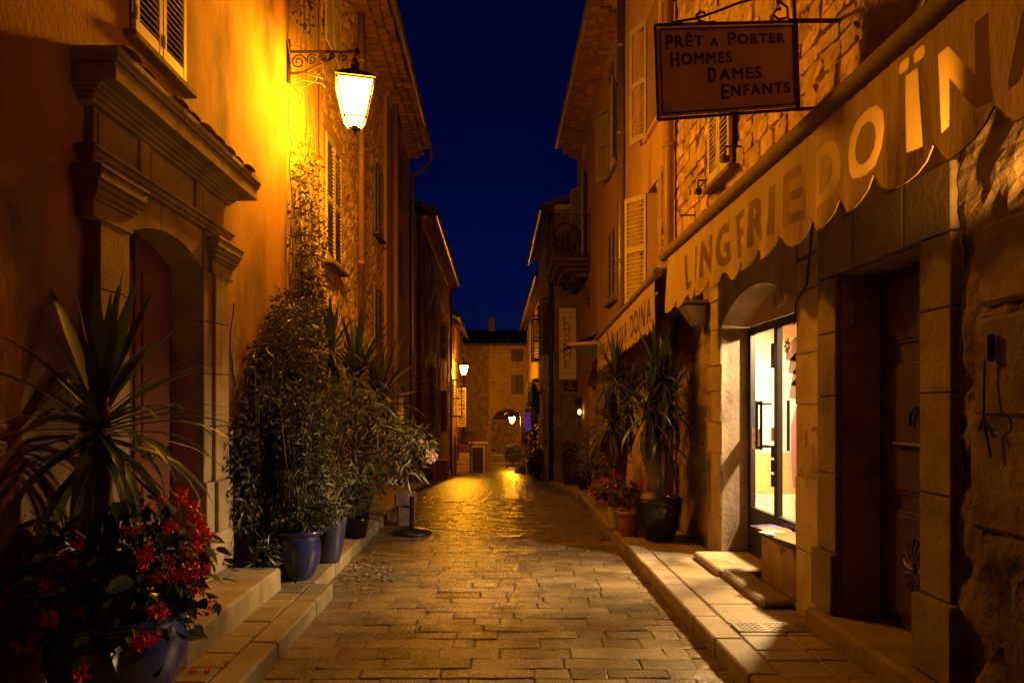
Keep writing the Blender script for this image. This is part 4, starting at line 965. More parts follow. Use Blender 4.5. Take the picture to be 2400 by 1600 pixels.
for k in range(5): MB().add([(1.95-.13*k,31,6.35-.22*k),(1.95-.13*(k+1),31,6.35-.22*(k+1)),(1.95-.13*(k+1),33,6.35-.22*(k+1)),(1.95-.13*k,33,6.35-.22*k)], [(0,1,2,3)]).build('canopy_slat', M['shutterdk'], Gg)
downpipe(Gg, 1.88, 26.3, -1, 6.5, .06, M['iron'])

# ================================================================== awnings
def valance(name, parent, y0, y1, ztop, drop, x, pitch, slope, texts, scal=.10, phase=0.0, lm=None, amp=1.0):
    """thin cloth with a scalloped hem; the letters are separate inset pieces of cloth"""
    ny = int((y1-y0)/.044); nz = 7; t = .003; mb = MB()
    def zt(y): return ztop + slope*(y-y0)
    def zb(y): return zt(y) - drop + scal*(1-abs(math.sin(math.pi*((y-y0+phase)/pitch)))**.75)
    for s in (-1, 1):
        for j in range(ny+1):
            y = y0+(y1-y0)*j/ny
            for i in range(nz+1): mb.v.append((s*t, y, zb(y)+(zt(y)-zb(y))*i/nz))
    N = (ny+1)*(nz+1); q = nz+1
    for j in range(ny):
        for i in range(nz):
            a = j*q+i; mb.f.append((a, a+q, a+q+1, a+1)[::-1]); b = a+N; mb.f.append((b, b+q, b+q+1, b+1))
    for j in range(ny):
        a = j*q; mb.f.append((a, a+q, a+q+N, a+N)); a = j*q+nz; mb.f.append((a, a+N, a+q+N, a+q))
    for i in range(nz):
        mb.f.append((i, i+N, i+1+N, i+1)); a = ny*q+i; mb.f.append((a, a+1, a+1+N, a+N))
    cut = MB()
    for s, yc, zc, w, h, bold in texts:
        k = text_mb(s, 1, extrude=.03); xs = [v[0] for v in k.v]; zs_ = [v[1] for v in k.v]
        bw = bold*h
        for du, dv in ((-1,-.55),(1,-.55),(-1,.55),(1,.55)) if bold else ((0,0),):
            cut.add([(c+.0003*du, yc-((a-min(xs))/(max(xs)-min(xs))-.5)*(w-2*bw)+du*bw, zc+((b-min(zs_))/(max(zs_)-min(zs_))-.5)*(h-1.1*bw)+dv*bw) for a, b, c in k.v], k.f)
    co = obj_from('tmp_cloth', mb.mesh('c')); cu = obj_from('tmp_cut', cut.mesh('k'))
    bm = bmesh.new(); bm.from_mesh(cu.data); bmesh.ops.remove_doubles(bm, verts=bm.verts, dist=1e-5); bmesh.ops.recalc_face_normals(bm, faces=bm.faces); bm.to_mesh(cu.data); bm.free()
    mod = co.modifiers.new('b', 'BOOLEAN'); mod.operation = 'DIFFERENCE'; mod.object = cu; mod.solver = 'EXACT'; mod.use_self = True
    dg = bpy.context.evaluated_depsgraph_get(); me = bpy.data.meshes.new_from_object(co.evaluated_get(dg))
    mod.operation = 'INTERSECT'
    dg = bpy.context.evaluated_depsgraph_get(); dg.update(); me2 = bpy.data.meshes.new_from_object(co.evaluated_get(dg))
    bpy.data.objects.remove(co); bpy.data.objects.remove(cu)
    def rip(y, z):
        k = (zt(y)-z)/drop
        return x + amp*k*(.022*math.sin(y*5.1+1)+.014*math.sin(y*11.3+z*3)+.018*k*math.cos(2*math.pi*(y-y0+phase)/pitch))+.003*amp*k*math.sin(y*23+z*9)
    out = MB(); out.add([(v.co.x+rip(v.co.y,v.co.z), v.co.y, v.co.z) for v in me.vertices], [tuple(p.vertices) for p in me.polygons])
    bpy.data.meshes.remove(me)
    out.build('valance', M['cloth'], parent, False, recalc=False)
    hem = MB(); hem.tube([(rip(y,zb(y))-.003, y, zb(y)) for y in [y0+(y1-y0)*j/(ny*1) for j in range(ny+1)]], .0035, 5); hem.build('hem', M['bar_cloth'], parent)
    V2 = [v.co.copy() for v in me2.vertices]; P2 = [tuple(q.vertices) for q in me2.polygons]; bpy.data.meshes.remove(me2)
    for s, yc, zc, w, h, bold in texts:
        fs = [f for f in P2 if abs(sum(V2[i].y for i in f)/len(f)-yc) < w/2+.02]; ids = sorted({i for f in fs for i in f}); mp_ = {i: n_ for n_, i in enumerate(ids)}
        k = MB(); k.add([(V2[i].x*.8+rip(V2[i].y,V2[i].z), V2[i].y, V2[i].z) for i in ids], [tuple(mp_[i] for i in f) for f in fs]); k.build('letter', lm, parent, False, recalc=False)
lm = bpy.data.materials.new('inset_letter_cloth'); lm.use_nodes = True
N_ = lm.node_tree.nodes; L_ = lm.node_tree.links; p_ = N_['Principled BSDF']; p_.inputs['Base Color'].default_value = (.07,.028,.012,1); p_.inputs['Roughness'].default_value = .9
tr_ = N_.new('ShaderNodeBsdfTranslucent'); tr_.inputs[0].default_value = (.55,.42,.2,1); ad = N_.new('ShaderNodeAddShader')
L_.new(p_.outputs[0], ad.inputs[0]); L_.new(tr_.outputs[0], ad.inputs[1]); L_.new(ad.outputs[0], N_['Material Output'].inputs[0])
def ribbed_bar(mb, p0, p1, r, n):
    p0, p1 = Vector(p0), Vector(p1); pts = [p0.lerp(p1, i/n) for i in range(n+1)]
    mb.tube(pts, [r*(1+.05*((i % 2)*2-1)+rnd.uniform(-.02,.02)) for i in range(n+1)], 12)
a1 = thing('lingerie_awning', 'long cream awning with scalloped hem reading LINGERIE over the lit shop', 'awning', (1.72,4.3,2.55))
mb = MB(); ribbed_bar(mb, (1.72,1.3,3.15), (1.72,7.06,3.15), .052, 190); mb.build('rolled_cloth_bar', M['bar_cloth'], a1, True)
mb = MB(); mb.add([(1.70,1.3,3.19),(1.70,7.05,3.19),(2.19,7.05,3.42),(2.19,1.3,3.42),(1.70,1.3,3.186),(1.70,7.05,3.186),(2.19,7.05,3.416),(2.19,1.3,3.416)], [(0,1,2,3),(4,5,6,7),(0,1,5,4),(1,2,6,5),(2,3,7,6),(3,0,4,7)]); mb.build('canopy', M['cloth'], a1)
for yy in (6.85,4.2,1.7): MB().tube([(1.74,yy,3.12),(2.0,yy+.12,3.2),(2.19,yy,3.3)], .016, 6).build('folding_arm', M['zinc'], a1)
Lt = []
for ch_, yy, w in (('L',6.17,.20),('I',5.88,.085),('N',5.58,.26),('G',5.20,.28),('E',4.83,.20),('R',4.50,.26),('I',4.25,.085),('E',3.98,.22),('D',3.56,.30),('O',3.17,.33),('Ï',2.83,.17),('N',2.53,.29),('A',2.16,.30)):
    Lt.append((ch_, yy, 2.825 if ch_ != 'Ï' else 2.865, w, .31 if ch_ != 'Ï' else .40, .055 if ch_ not in 'IÏ' else .03))
valance('valance', a1, 1.45, 6.86, 3.12, .585, 1.72, .352, 0.0, Lt, .125, .12, lm)
a2 = thing('ready_to_wear_awning', 'smaller cream awning reading PRET A PORTER above the potted yuccas', 'awning', (1.72,9.5,2.3))
mb = MB(); ribbed_bar(mb, (1.72,7.75,3.012), (1.72,11.75,2.775), .040, 120); mb.build('rolled_cloth_bar', M['bar_cloth'], a2, True)
MB().tube([(1.72,7.30,3.04),(1.72,7.76,3.012)], .052, 14).build('bar_end', M['zinc'], a2)
mb = MB(); mb.add([(1.70,7.5,3.06),(1.70,11.7,2.81),(2.19,11.7,3.05),(2.19,7.5,3.30),(1.70,7.5,3.056),(1.70,11.7,2.806),(2.19,11.7,3.046),(2.19,7.5,3.296)], [(0,1,2,3),(4,5,6,7),(0,1,5,4),(1,2,6,5),(2,3,7,6),(3,0,4,7)]); mb.build('canopy', M['cloth'], a2)
Lt = []; sl = -.0593
def zc2(y): return 2.70+sl*(y-7.45)
ys2 = [11.45,11.25,11.04,10.86,10.74,10.60,10.43,10.22,9.98,9.75,9.54,9.33,9.10]
for ch_, yy in zip('PRET-A-PORTER', ys2): Lt.append((ch_, yy, zc2(yy)-(.0 if ch_ != '-' else .0), .15 if ch_ != '-' else .06, .25 if ch_ != '-' else .03, .04 if ch_ != '-' else 0))
for ch_, yy, w in (('D',8.72,.22),('O',8.46,.24),('I',8.24,.07),('N',8.03,.22),('A',7.74,.22)): Lt.append((ch_, yy, zc2(yy)+.01, w, .29, .06 if ch_ != 'I' else .03))
lm2 = mat('dark_brown_letter_cloth', (.085,.035,.016), .9)
valance('valance', a2, 7.46, 11.66, 3.0, .56, 1.72, .235, sl, Lt, .07, .0, lm2, .3)
MB().bbox(2.02,2.19,7.35,8.25,2.84,2.98,.02).build('cassette', M['pipepaint'], a2); MB().bbox(1.98,2.19,7.3,8.3,2.66,2.835,.02).build('end_board', M['shuttergreen'], a2)
a3 = thing('green_awning', 'small dark green awning with red lettering past the second awning', 'awning', (1.7,13,2.5))
mb = MB(); mb.add([(1.35,12.7,2.77),(2.19,12.7,3.1),(2.19,14.6,3.1),(1.35,14.6,2.77),(1.35,12.7,2.765),(2.19,12.7,3.095),(2.19,14.6,3.095),(1.35,14.6,2.765)], [(0,1,2,3),(4,5,6,7),(0,1,5,4),(1,2,6,5),(2,3,7,6),(3,0,4,7)]); mb.build('canopy', M['cloth_green'], a3)
MB().prism([(1.35,2.74),(2.19,2.80),(2.19,2.38),(1.95,2.43)], 'y', 12.69, 12.697).build('cheek', M['cloth_green'], a3)
MB().prism([(1.33,2.74),(2.19,2.80),(2.19,2.87),(1.33,2.79)], 'y', 12.68, 12.688).build('lettering_band', M['plasterI'], a3)
q = text_mb('CECO & PALE', .062, .002); q.xf(Matrix.Translation((1.86,12.676,2.79)) @ Matrix.Rotation(RD(90),4,'X')); q.build('lettering', M['red_letter'], a3)
# awning lamp that shines through the letters, beyond the right edge of the view
wlmp = thing('awning_wall_spot', 'small wall spotlight under the near end of the lingerie awning', 'spotlight', (2.19,2.5,2.3))
mb = MB(); mb.tube([(2.2,2.5,2.30),(2.12,2.5,2.30)], .014, 6); mb.lathe([(.0,-.05),(.03,-.05),(.04,.03),(.035,.03)], (2.12,2.52,2.30), 12); mb.build('housing', M['black'], wlmp)
ld = bpy.data.lights.new('awning_spot', 'SPOT'); ld.energy = 105; ld.color = (1.0,.46,.06); ld.spot_size = RD(96); ld.spot_blend = .5; ld.shadow_soft_size = .02
lo = bpy.data.objects.new('spot_beam', ld); C.objects.link(lo); lo.matrix_basis = Matrix.Translation((2.12,2.55,2.36)) @ (Vector((1.72,3.15,2.86))-Vector((2.12,2.55,2.36))).to_track_quat('-Z','Y').to_matrix().to_4x4(); par(lo, wlmp)

# ================================================================== signs
hs = thing('hanging_shop_sign', 'faded rectangular hanging sign reading PRET A PORTER HOMMES DAMES ENFANTS', 'sign', (1.5,4.3,3.4))
TL, TR, BL, BR = Vector((.993,4.25,3.96)), Vector((1.905,4.37,4.05)), Vector((1.012,4.25,3.405)), Vector((1.92,4.37,3.522))
def sq(u, v, off=0.0):                               # v measured from the top
    p = (TL.lerp(TR,u)).lerp(BL.lerp(BR,u), v); return p + Vector((.13,-1,0)).normalized()*off
mb = MB(); g_ = 6; 
for s in (.006,-.006):
    for i in range(g_+1):
        for j in range(g_+1): mb.v.append(tuple(sq(j/g_, i/g_, s)))
n_ = (g_+1)**2
for i in range(g_):
    for j in range(g_):
        a = i*(g_+1)+j; mb.f += [(a,a+1,a+g_+2,a+g_+1),(a+n_,a+g_+1+n_,a+g_+2+n_,a+1+n_)]
mb.build('panel', M['sign_cream'], hs)
fr = MB()
for (a, b) in (((-.012,-.03),(1.012,-.03)),((1.012,-.03),(1.012,1.03)),((1.012,1.03),(-.012,1.03)),((-.012,1.03),(-.012,-.03))): fr.tube([sq(*a), sq(*b)], .010, 6)
for (a, b) in (((.02,.03),(.98,.03)),((.98,.03),(.98,.97)),((.98,.97),(.02,.97)),((.02,.97),(.02,.03))): fr.tube([sq(a[0],a[1],.008), sq(b[0],b[1],.008)], .005, 5)
fr.build('iron_frame', M['rustiron'], hs)
def sign_text(s, u0, u1, v0, v1):
    k = text_mb(s, 1, space=1.22); xs = [v[0] for v in k.v]; zs_ = [v[1] for v in k.v]; q = MB()
    for n_, (du, dv) in enumerate(((-1,-1),(1,-1),(-1,1),(1,1),(0,0))):
        q.add([tuple(sq(u0+(u1-u0)*(a-min(xs))/(max(xs)-min(xs))+du*.0042, v1-(v1-v0)*(b-min(zs_))/(max(zs_)-min(zs_))+dv*.005, .0085+.0002*n_)) for a, b, c in k.v], k.f)
    q.build('lettering', M['sign_letter'], hs, recalc=False)
for s, a, b, c, d in (('P',.06,.105,.095,.255),('RÊT',.125,.325,.075,.235),('A',.375,.43,.145,.235),('P',.505,.56,.085,.235),('ORTER',.575,.915,.11,.225),
                      ('H',.09,.145,.29,.455),('OMMES',.165,.525,.31,.435),('D',.355,.405,.485,.645),('AMES',.435,.735,.505,.635),('E',.445,.495,.69,.855),('NFANTS',.515,.945,.705,.83)): sign_text(s, a, b, c, d)
iw = MB(); pts = [sq(.10,-.05), sq(.30,-.10), sq(.45,-.18), sq(.60,-.27), sq(.76,-.33), sq(.87,-.31), sq(.95,-.20), sq(.95,-.08), sq(.88,-.06), sq(.84,-.12), sq(.87,-.18), sq(.90,-.19)]
iw.tube(pts, .008, 6); iw.tube([sq(.42,-.05), sq(.36,-.04), sq(.30,-.07), sq(.285,-.13), sq(.31,-.17), sq(.345,-.16), sq(.345,-.12), sq(.32,-.11)], .008, 6)
iw.tube([sq(.88,-.33), sq(.88,-.25)], .010, 6)
iw.build('scrollwork', M['rustiron'], hs)
br_ = MB(); br_.tube([sq(.95,-.04), (2.26,4.42,4.10)], .014, 6); br_.tube([sq(.98,1.03), (2.25,4.42,3.54)], .012, 6); br_.tube([sq(1.0,-.7), sq(1.0,1.03)], .012, 6); br_.build('wall_bracket', M['rustiron'], hs)
lh = thing('vertical_shop_sign', 'tall ivory sign board with dark vertical lettering on the stone corner', 'sign', (1.95,18.7,2.35))
ZT, ZB_, X0, X1 = 4.31, 2.35, 1.70, 2.17
MB().bbox(X0,X1,18.66,18.71,ZB_,ZT,.006).build('board', M['sign_white'], lh)
def put(s, xc, zc, w, h, bold, m, serif=(), shear=0):
    k = text_mb(s, 1, bold, shear=shear); xs = [v[0] for v in k.v]; zs_ = [v[1] for v in k.v]
    k.v = [(xc+((a-min(xs))/(max(xs)-min(xs))-.5)*w, 18.655, zc+((b-min(zs_))/(max(zs_)-min(zs_))-.5)*h) for a, b, c in k.v]
    for sx, sz in serif: k.add([(xc+sx*w-.028,18.655,zc+sz*h-.008),(xc+sx*w+.028,18.655,zc+sz*h-.008),(xc+sx*w+.028,18.655,zc+sz*h+.008),(xc+sx*w-.028,18.655,zc+sz*h+.008)], [(0,1,2,3)])
    k.build('letter', m, lh, recalc=False)
SL = M['sign_letter']
put('L', 1.89, 3.96, .13, .19, -.005, SL, ((-.42,.5),(-.42,-.5))); put('’', 2.01, 4.03, .035, .07, 0, SL)
put('H', 1.91, 3.73, .16, .19, -.005, SL, ((-.42,.5),(-.42,-.5),(.42,.5),(.42,-.5))); put('O', 1.91, 3.49, .18, .20, -.005, SL)
put('M', 1.92, 3.25, .19, .19, -.005, SL, ((-.45,.5),(-.45,-.5),(.45,.5),(.45,-.5))); put('M', 1.92, 3.01, .19, .19, -.005, SL, ((-.45,.5),(-.45,-.5),(.45,.5),(.45,-.5)))
put('E', 1.91, 2.77, .14, .19, -.005, SL, ((-.42,.5),(-.42,-.5))); put('By Sisters', 1.93, 2.53, .36, .08, 0, M['red_letter'], (), .35); put('PRET A PORTER', 1.93, 4.18, .34, .04, 0, M['terracotta'])
sp_ = thing('street_name_plaque', 'small dark street name plaque below the vertical white sign', 'sign', (2.0,18.7,2.0))
MB().bbox(1.84,2.17,18.68,18.73,2.05,2.29,.006).build('plate', mat('dark_blue_enamel',(.012,.014,.03),.4), sp_)
for s, zc, w in (('Rue',2.215,.07),('de France',2.13,.19)):
    k = text_mb(s, 1, 0); xs = [v[0] for v in k.v]; zs_ = [v[1] for v in k.v]
    k.v = [(2.005+((a-min(xs))/(max(xs)-min(xs))-.5)*w, 18.677, zc+((b-min(zs_))/(max(zs_)-min(zs_))-.5)*.045) for a, b, c in k.v]; k.build('lettering', M['sign_white'], sp_, recalc=False)
MB().bbox(1.86,2.17,18.70,18.77,1.98,2.03,.004).build('ledge', M['ashlar'], sp_)
vs_ = thing('violet_banner', 'violet lit banner with white scrawl hanging beside the far shrub', 'banner', (1.3,29.5,.5))
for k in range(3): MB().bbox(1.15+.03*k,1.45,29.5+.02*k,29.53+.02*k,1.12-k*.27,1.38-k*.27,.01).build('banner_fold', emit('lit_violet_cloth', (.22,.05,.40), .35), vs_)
q = text_mb('Ma', .24, shear=.3); q.xf(Matrix.Translation((1.27,29.49,1.17)) @ Matrix.Rotation(RD(90),4,'X')); q.build('lettering', M['paper'], vs_)
fl_r, fl_w, fl_b = mat('flag_red',(.55,.02,.02),.8), mat('flag_white',(.65,.60,.55),.8), mat('flag_blue',(.015,.02,.10),.8)
for lab, x0, y0, z0 in (('left of two tricolour flags hanging on the far right house',1.42,25.2,1.95),('right of two tricolour flags, its red end lowest',1.42,23.6,1.75)):
    fg = thing('tricolour_flag', lab, 'flag', (x0,y0,z0), 'flags on the far right house')
    MB().tube([(1.60,y0,z0+.15),(x0-.12,y0,z0+.5)], .012, 6).build('flagstaff', M['iron'], fg)
    for k, mm in enumerate((fl_b, fl_w, fl_r)):
        mb = MB(); g_ = 6
        for i in range(g_+1):
            for j in range(4):
                t = j/3; mb.v.append((x0-.10+.16*k+.16*t*.9, y0-.05*math.sin(3*t+k+i*.7), z0+.42-.12*k-.06*t-.75*i/g_*(1+.1*k)))
        for i in range(g_):
            for j in range(3): a = i*4+j; mb.f.append((a,a+1,a+5,a+4))
        mb.build('flag_band', mm, fg)

# ================================================================== street lamps
M['pane_lit'] = emit('lit_lantern_pane', SODIUM, LAMP_E); M['pane_far'] = emit('lit_far_lantern_pane', SODIUM, LAMP_E*1.7)
def lantern(parent, c, rot, m_pane):
    """c = centre of the top of the glass; four-sided tapering lantern with hood, lower cone and finial"""
    T = Matrix.Translation(Vector(c)) @ Matrix.Rotation(rot, 4, 'Z')
    def ring(h, z): return [Vector((a*h, b*h, z)) for a, b in ((-1,-1),(1,-1),(1,1),(-1,1))]
    R0, R1, R2 = ring(.195,0), ring(.115,-.385), ring(.058,-.475)
    fm = MB()
    for a, b in ((R0,R1),(R1,R2)):
        for k in range(4): fm.tube([a[k], b[k]], .010, 5)
    for Rr, w in ((R0,.014),(R1,.010),(R2,.009)):
        for k in range(4): fm.tube([Rr[k], Rr[(k+1)%4]], w, 5)
    fm.xf(T); fm.build('lantern_frame', M['iron'], parent)
    for a, b in ((R0,R1),(R1,R2)):
        for k in range(4):
            q = MB(); k2 = (k+1) % 4; q.add([a[k]*.97, a[k2]*.97, b[k2]*.97, b[k]*.97], [(0,1,2,3)])
            q.v = [(v[0], v[1], v[2]/.97*1.0) for v in q.v]; q.xf(T); q.build('glass_pane', m_pane, parent)
    hd = MB(); hd.lathe([(.30,.0),(.27,.03),(.20,.075),(.11,.12),(.055,.15),(.05,.19),(.0,.20)], (0,0,.012), 4); hd.xf(T @ Matrix.Rotation(RD(45),4,'Z')); hd.build('hood', M['iron'], parent)
    cp = MB(); cp.lathe([(.0,.0),(.05,.0),(.058,.02),(.035,.045),(.03,.07),(.015,.09),(.0,.095)], (0,0,.205), 12); cp.xf(T); cp.build('hood_finial', M['iron'], parent)
    fn = MB(); fn.lathe([(.058,.0),(.05,-.02),(.02,-.03),(.022,-.05),(.012,-.065),(0,-.07)], (0,0,-.478), 10); fn.xf(T); fn.build('bottom_finial', M['iron'], parent)
def wall_lamp(label, xw, xc, y, zt, pm_='pane_lit'):
    # lantern on a scrolled bracket
    L = thing('street_lamp', label, 'street lamp', (xw,y,zt+.1), 'street lamps')
    lantern(L, (xc,y,zt), RD(14), M[pm_])
    za = zt+.36; mb = MB(); mb.tube([(xw,y,za),(xc+.06,y,za)], .016, 8); mb.tube([(xc+.02,y,za-.03),(xc+.02,y,za+.03)], .03, 8); mb.tube([(xc,y,za),(xc,y,zt+.29)], .012, 6); mb.build('bracket_arm', M['iron'], L)
    mb = MB(); w = xc-xw
    mb.tube([(xw+.01,y,za+.13),(xw+.01,y,za-.34)], .022, 6)
    mb.tube([(xw+.02,y,za-.24),(xw+.2*w,y,za-.23),(xw+.45*w,y,za-.16),(xw+.7*w,y,za-.05)], .012, 6)
    for fx, fz, r_, a in ((.16,-.11,.085,0),(.36,-.085,.062,40),(.53,-.06,.045,80),(.66,-.05,.033,0)): mb.tube(scroll((xw+fx*w,y,za+fz), r_, 1.7, 'xz', RD(a)), .008, 5)
    mb.tube(scroll((xw+.83*w,y,za-.06), .05, 1.5, 'xz', RD(90)), .009, 5); mb.build('scroll_bracket', M['iron'], L)
    return L
wall_lamp('large lit street lamp on a scrolled bracket at the vine corner', -2.30, -1.565, 7.50, 5.14)
wall_lamp('smaller lit street lamp glowing down the left side of the street', -2.30, -1.75, 36.0, 3.78, 'pane_far')
L3 = thing('street_lamp', 'farthest lit street lamp hanging from a crook pole behind the arch', 'street lamp', (1.75,52,gz(52)), 'street lamps')
lantern(L3, (1.14,52,.86), RD(20), M['pane_far'])
mb = MB(); mb.tube([(1.79,52,gz(52)-.1),(1.79,52,1.0),(1.74,52,1.22),(1.55,52,1.33),(1.2,52,1.34),(.8,52,1.24),(.55,52,1.08)], .03, 8); mb.tube([(1.14,52,1.33),(1.14,52,1.1)], .014, 6); mb.build('crook_pole', M['zinc'], L3)
wl2 = thing('small_wall_lantern', 'tiny lit wall lantern beside the far shop entrance on the right', 'wall lamp', (2.15,17.4,1.3))
MB().bbox(2.0,2.15,17.3,17.5,1.62,1.85,.01).build('bracket_box', M['black'], wl2)
mb = MB(); mb.tube([(2.1,17.4,1.62),(2.1,17.4,1.56)], .01, 5); mb.tube([(2.1,17.4,1.40),(2.1,17.4,1.0)], .022, 6); mb.build('stem', M['iron'], wl2)
mb = MB(); mb.lathe([(0,.0),(.03,.02),(.042,.07),(.03,.12),(0,.14)], (2.1,17.4,1.41), 12); mb.build('bulb', emit('warm_bulb', (1.0,.55,.12), 14), wl2, True)
rl = thing('round_neon_ring', 'small red glowing ring sign in the far shrubbery', 'neon sign', (1.55,34,-.1))
mb = MB(); mb.tube([(1.50+.10*math.cos(t),34,.02+.13*math.sin(t)) for t in [2*math.pi*k/18 for k in range(19)]], .02, 6); mb.build('ring_tube', emit('red_neon', (1.0,.16,.03), 1.2), rl)

# ================================================================== plants
def leaf_strip(L, W, elev, curl, seg=7, fold=.25):
    """long blade: starts along local +x at angle elev, bends down by curl radians over its length"""
    mb = MB(); x = z = 0.0
    for i in range(seg+1):
        t = i/seg; w = W*(math.sin(math.pi*min(1, .18+t*.55))**.8 if t < .58 else (1-t)/.42*.98+.02)*.5
        a = elev - curl*t*t
        mb.v += [(x, -w, z+w*fold), (x, 0, z), (x, w, z+w*fold)]
        x += math.cos(a)*L/seg; z += math.sin(a)*L/seg
    for i in range(seg):
        for j in range(2): a = 3*i+j; mb.f.append((a, a+1, a+4, a+3))
    return mb
YL = {}
def yucca_crown(parent, c, n, L, W, rng, droop=1.0, mat_='leaf_yucca', lo=-70, hi=86, dry=.06, name='leaf'):
    for k in range(n):
        t = (k+.5)/n; e = hi-(hi-lo)*t**1.0+rng.uniform(-8,8)
        kk = max(0, min(9, int((e+75)/16.5))); dr = rng.random() < dry and e < 30
        key = (kk, round(L,2), round(W,3), droop, mat_, dr)
        if key not in YL:
            ec = -75+16.5*(kk+.5); cl = RD(max(4, (95-ec)*.62))*droop*(.35 if ec > 50 else 1)
            YL[key] = leaf_strip(L, W, RD(ec), cl).mesh('yucca_leaf', M['leaf_dry' if dr else mat_], True)
        T = Matrix.Translation(Vector(c)+Vector((0,0,-.16*t))) @ Matrix.Rotation(k*2.399+rng.uniform(-.4,.4),4,'Z') @ Matrix.Rotation(rng.uniform(-.12,.12),4,'Y') @ Matrix.Scale(rng.uniform(.72,1.08),4)
        obj_from(name, YL[key], parent, T)
def trunk(parent, pts, r, m='bark', name='trunk'):
    rs = r if hasattr(r,'__len__') else [r*(1-.3*i/(len(pts)-1)) for i in range(len(pts))]
    mb = MB(); mb.tube(pts, rs, 8); return mb.build(name, M[m], parent, True)
def leaf_cloud(name, parent, blobs, l, w, m, rng, out=.5, droop=.3, shell=.35):
    mb = MB()
    for (c, rad, n) in blobs:
        c = Vector(c)
        for _ in range(n):
            d = Vector((rng.gauss(0,1), rng.gauss(0,1), rng.gauss(0,1))).normalized()
            q = shell+(1-shell)*rng.random()**.6; q *= 1+.28*noise.noise(d*2.3+c*1.7)
            p = c+Vector((d.x*rad[0], d.y*rad[1], d.z*rad[2]))*q
            u = (d*out+Vector((rng.gauss(0,.6), rng.gauss(0,.6), rng.gauss(0,.5)-droop))).normalized()
            s = u.cross(Vector((rng.gauss(0,1), rng.gauss(0,1), rng.gauss(0,1)))).normalized(); k = rng.uniform(.5,1.45)
            a, b = u*l*k, s*w*k*.5; nn = u.cross(s)*w*k*.18
            i = len(mb.v); mb.v += [tuple(p), tuple(p+a*.45+b+nn), tuple(p+a), tuple(p+a*.45-b+nn)]; mb.f += [(i,i+1,i+2),(i,i+2,i+3)]
    return mb.build(name, M[m], parent, False, recalc=False)
def pot(parent, c, prof, m, n=30):
    mb = MB(); mb.lathe(prof, c, n); return mb.build('pot', M[m], parent, True)
def soil(parent, c, r, z): MB().lathe([(0,.01),(r*.6,.012),(r,0)], (c[0],c[1],z), 20).build('soil', M['soil'], parent)
BEL = []
def begonia_leaf_meshes():
    for k in range(4):
        mb = MB(); L, W = 1.0, .62
        out = [(0,0),(.10,.26),(.35,.40),(.62,.28),(.86,.10),(1.0,0),(.86,-.08),(.62,-.22),(.35,-.30),(.10,-.16)]
        out = [(a, b*(1+.15*k/4)) for a, b in out]
        mb.v = [(.42,.02,.0)]+[(a, b, .10*abs(b)-.16*a*a*(1+.3*k)) for a, b in out]; mb.v[0] = (.42,.02,-.05*(1+k*.3))
        mb.f = [(0,1+i,1+(i+1)%10) for i in range(10)]
        BEL.append(mb.mesh('begonia_leaf', M['leaf_begonia'], True))
begonia_leaf_meshes()
FLM = []
for k in range(4):
    rg = random.Random(60+k); mb = MB()
    for _ in range(34):
        d = Vector((rg.gauss(0,1), rg.gauss(0,1), rg.gauss(0,.8))).normalized(); p = d*rg.uniform(.2,1.0)
        u = (d+Vector((rg.gauss(0,.5), rg.gauss(0,.5), rg.gauss(0,.5)-.2))).normalized(); s = u.orthogonal().normalized(); s = (s+u.cross(s)*rg.uniform(-2,2)).normalized()
        l, w = .75*rg.uniform(.6,1.1), .7*rg.uniform(.6,1.1); i = len(mb.v); nn = u.cross(s)*.16
        mb.v += [tuple(p), tuple(p+u*l*.5+s*w*.5+nn), tuple(p+u*l), tuple(p+u*l*.5-s*w*.5+nn)]; mb.f += [(i,i+1,i+2),(i,i+2,i+3)]
    FLM.append(mb.mesh('flower_cluster', M['flower_red']))
def begonia(parent, c, rad, nleaf, nfl, ls, fs, rng, fixed=()):
    c = Vector(c)
    for k in range(nleaf):
        d = Vector((rng.gauss(0,1), rng.gauss(0,1), rng.gauss(.15,.9))).normalized(); q = rng.uniform(.45,1.0)
        p = c+Vector((d.x*rad[0], d.y*rad[1], d.z*rad[2]))*q
        T = Matrix.Translation(p) @ Matrix.Rotation(math.atan2(d.y,d.x)+rng.uniform(-.9,.9),4,'Z') @ Matrix.Rotation(rng.uniform(-.2,.9),4,'Y') @ Matrix.Rotation(rng.uniform(-.7,.7),4,'X') @ Matrix.Scale(ls*rng.uniform(.65,1.25),4)
        obj_from('leaf', rng.choice(BEL), parent, T)
    pts = list(fixed)
    for k in range(nfl):
        d = Vector((rng.gauss(0,1), rng.gauss(0,1), rng.gauss(.25,.8))).normalized(); pts.append(tuple(c+Vector((d.x*rad[0], d.y*rad[1], d.z*rad[2]))*rng.uniform(.9,1.12)))
    for p in pts: obj_from('flower_cluster', rng.choice(FLM), parent, Matrix.Translation(p) @ Matrix.Rotation(rng.uniform(0,6),4,'Z') @ Matrix.Scale(fs*rng.uniform(.75,1.2),4))
    mb = MB()
    for k in range(16):
        t = 2*math.pi*k/16; e = c+Vector((math.cos(t)*rad[0]*.8, math.sin(t)*rad[1]*.8, rad[2]*rng.uniform(-.1,.8)))
        mb.tube([c+Vector((0,0,-rad[2]*.75)), c.lerp(e,.5)+Vector((0,0,.05)), e], [.006,.005,.003], 5)
    mb.build('stems', M['bark'], parent)
def at(x, y, Y): return ((x-CX)*Y/FP, Y, CH-(y-CY)*Y/FP)

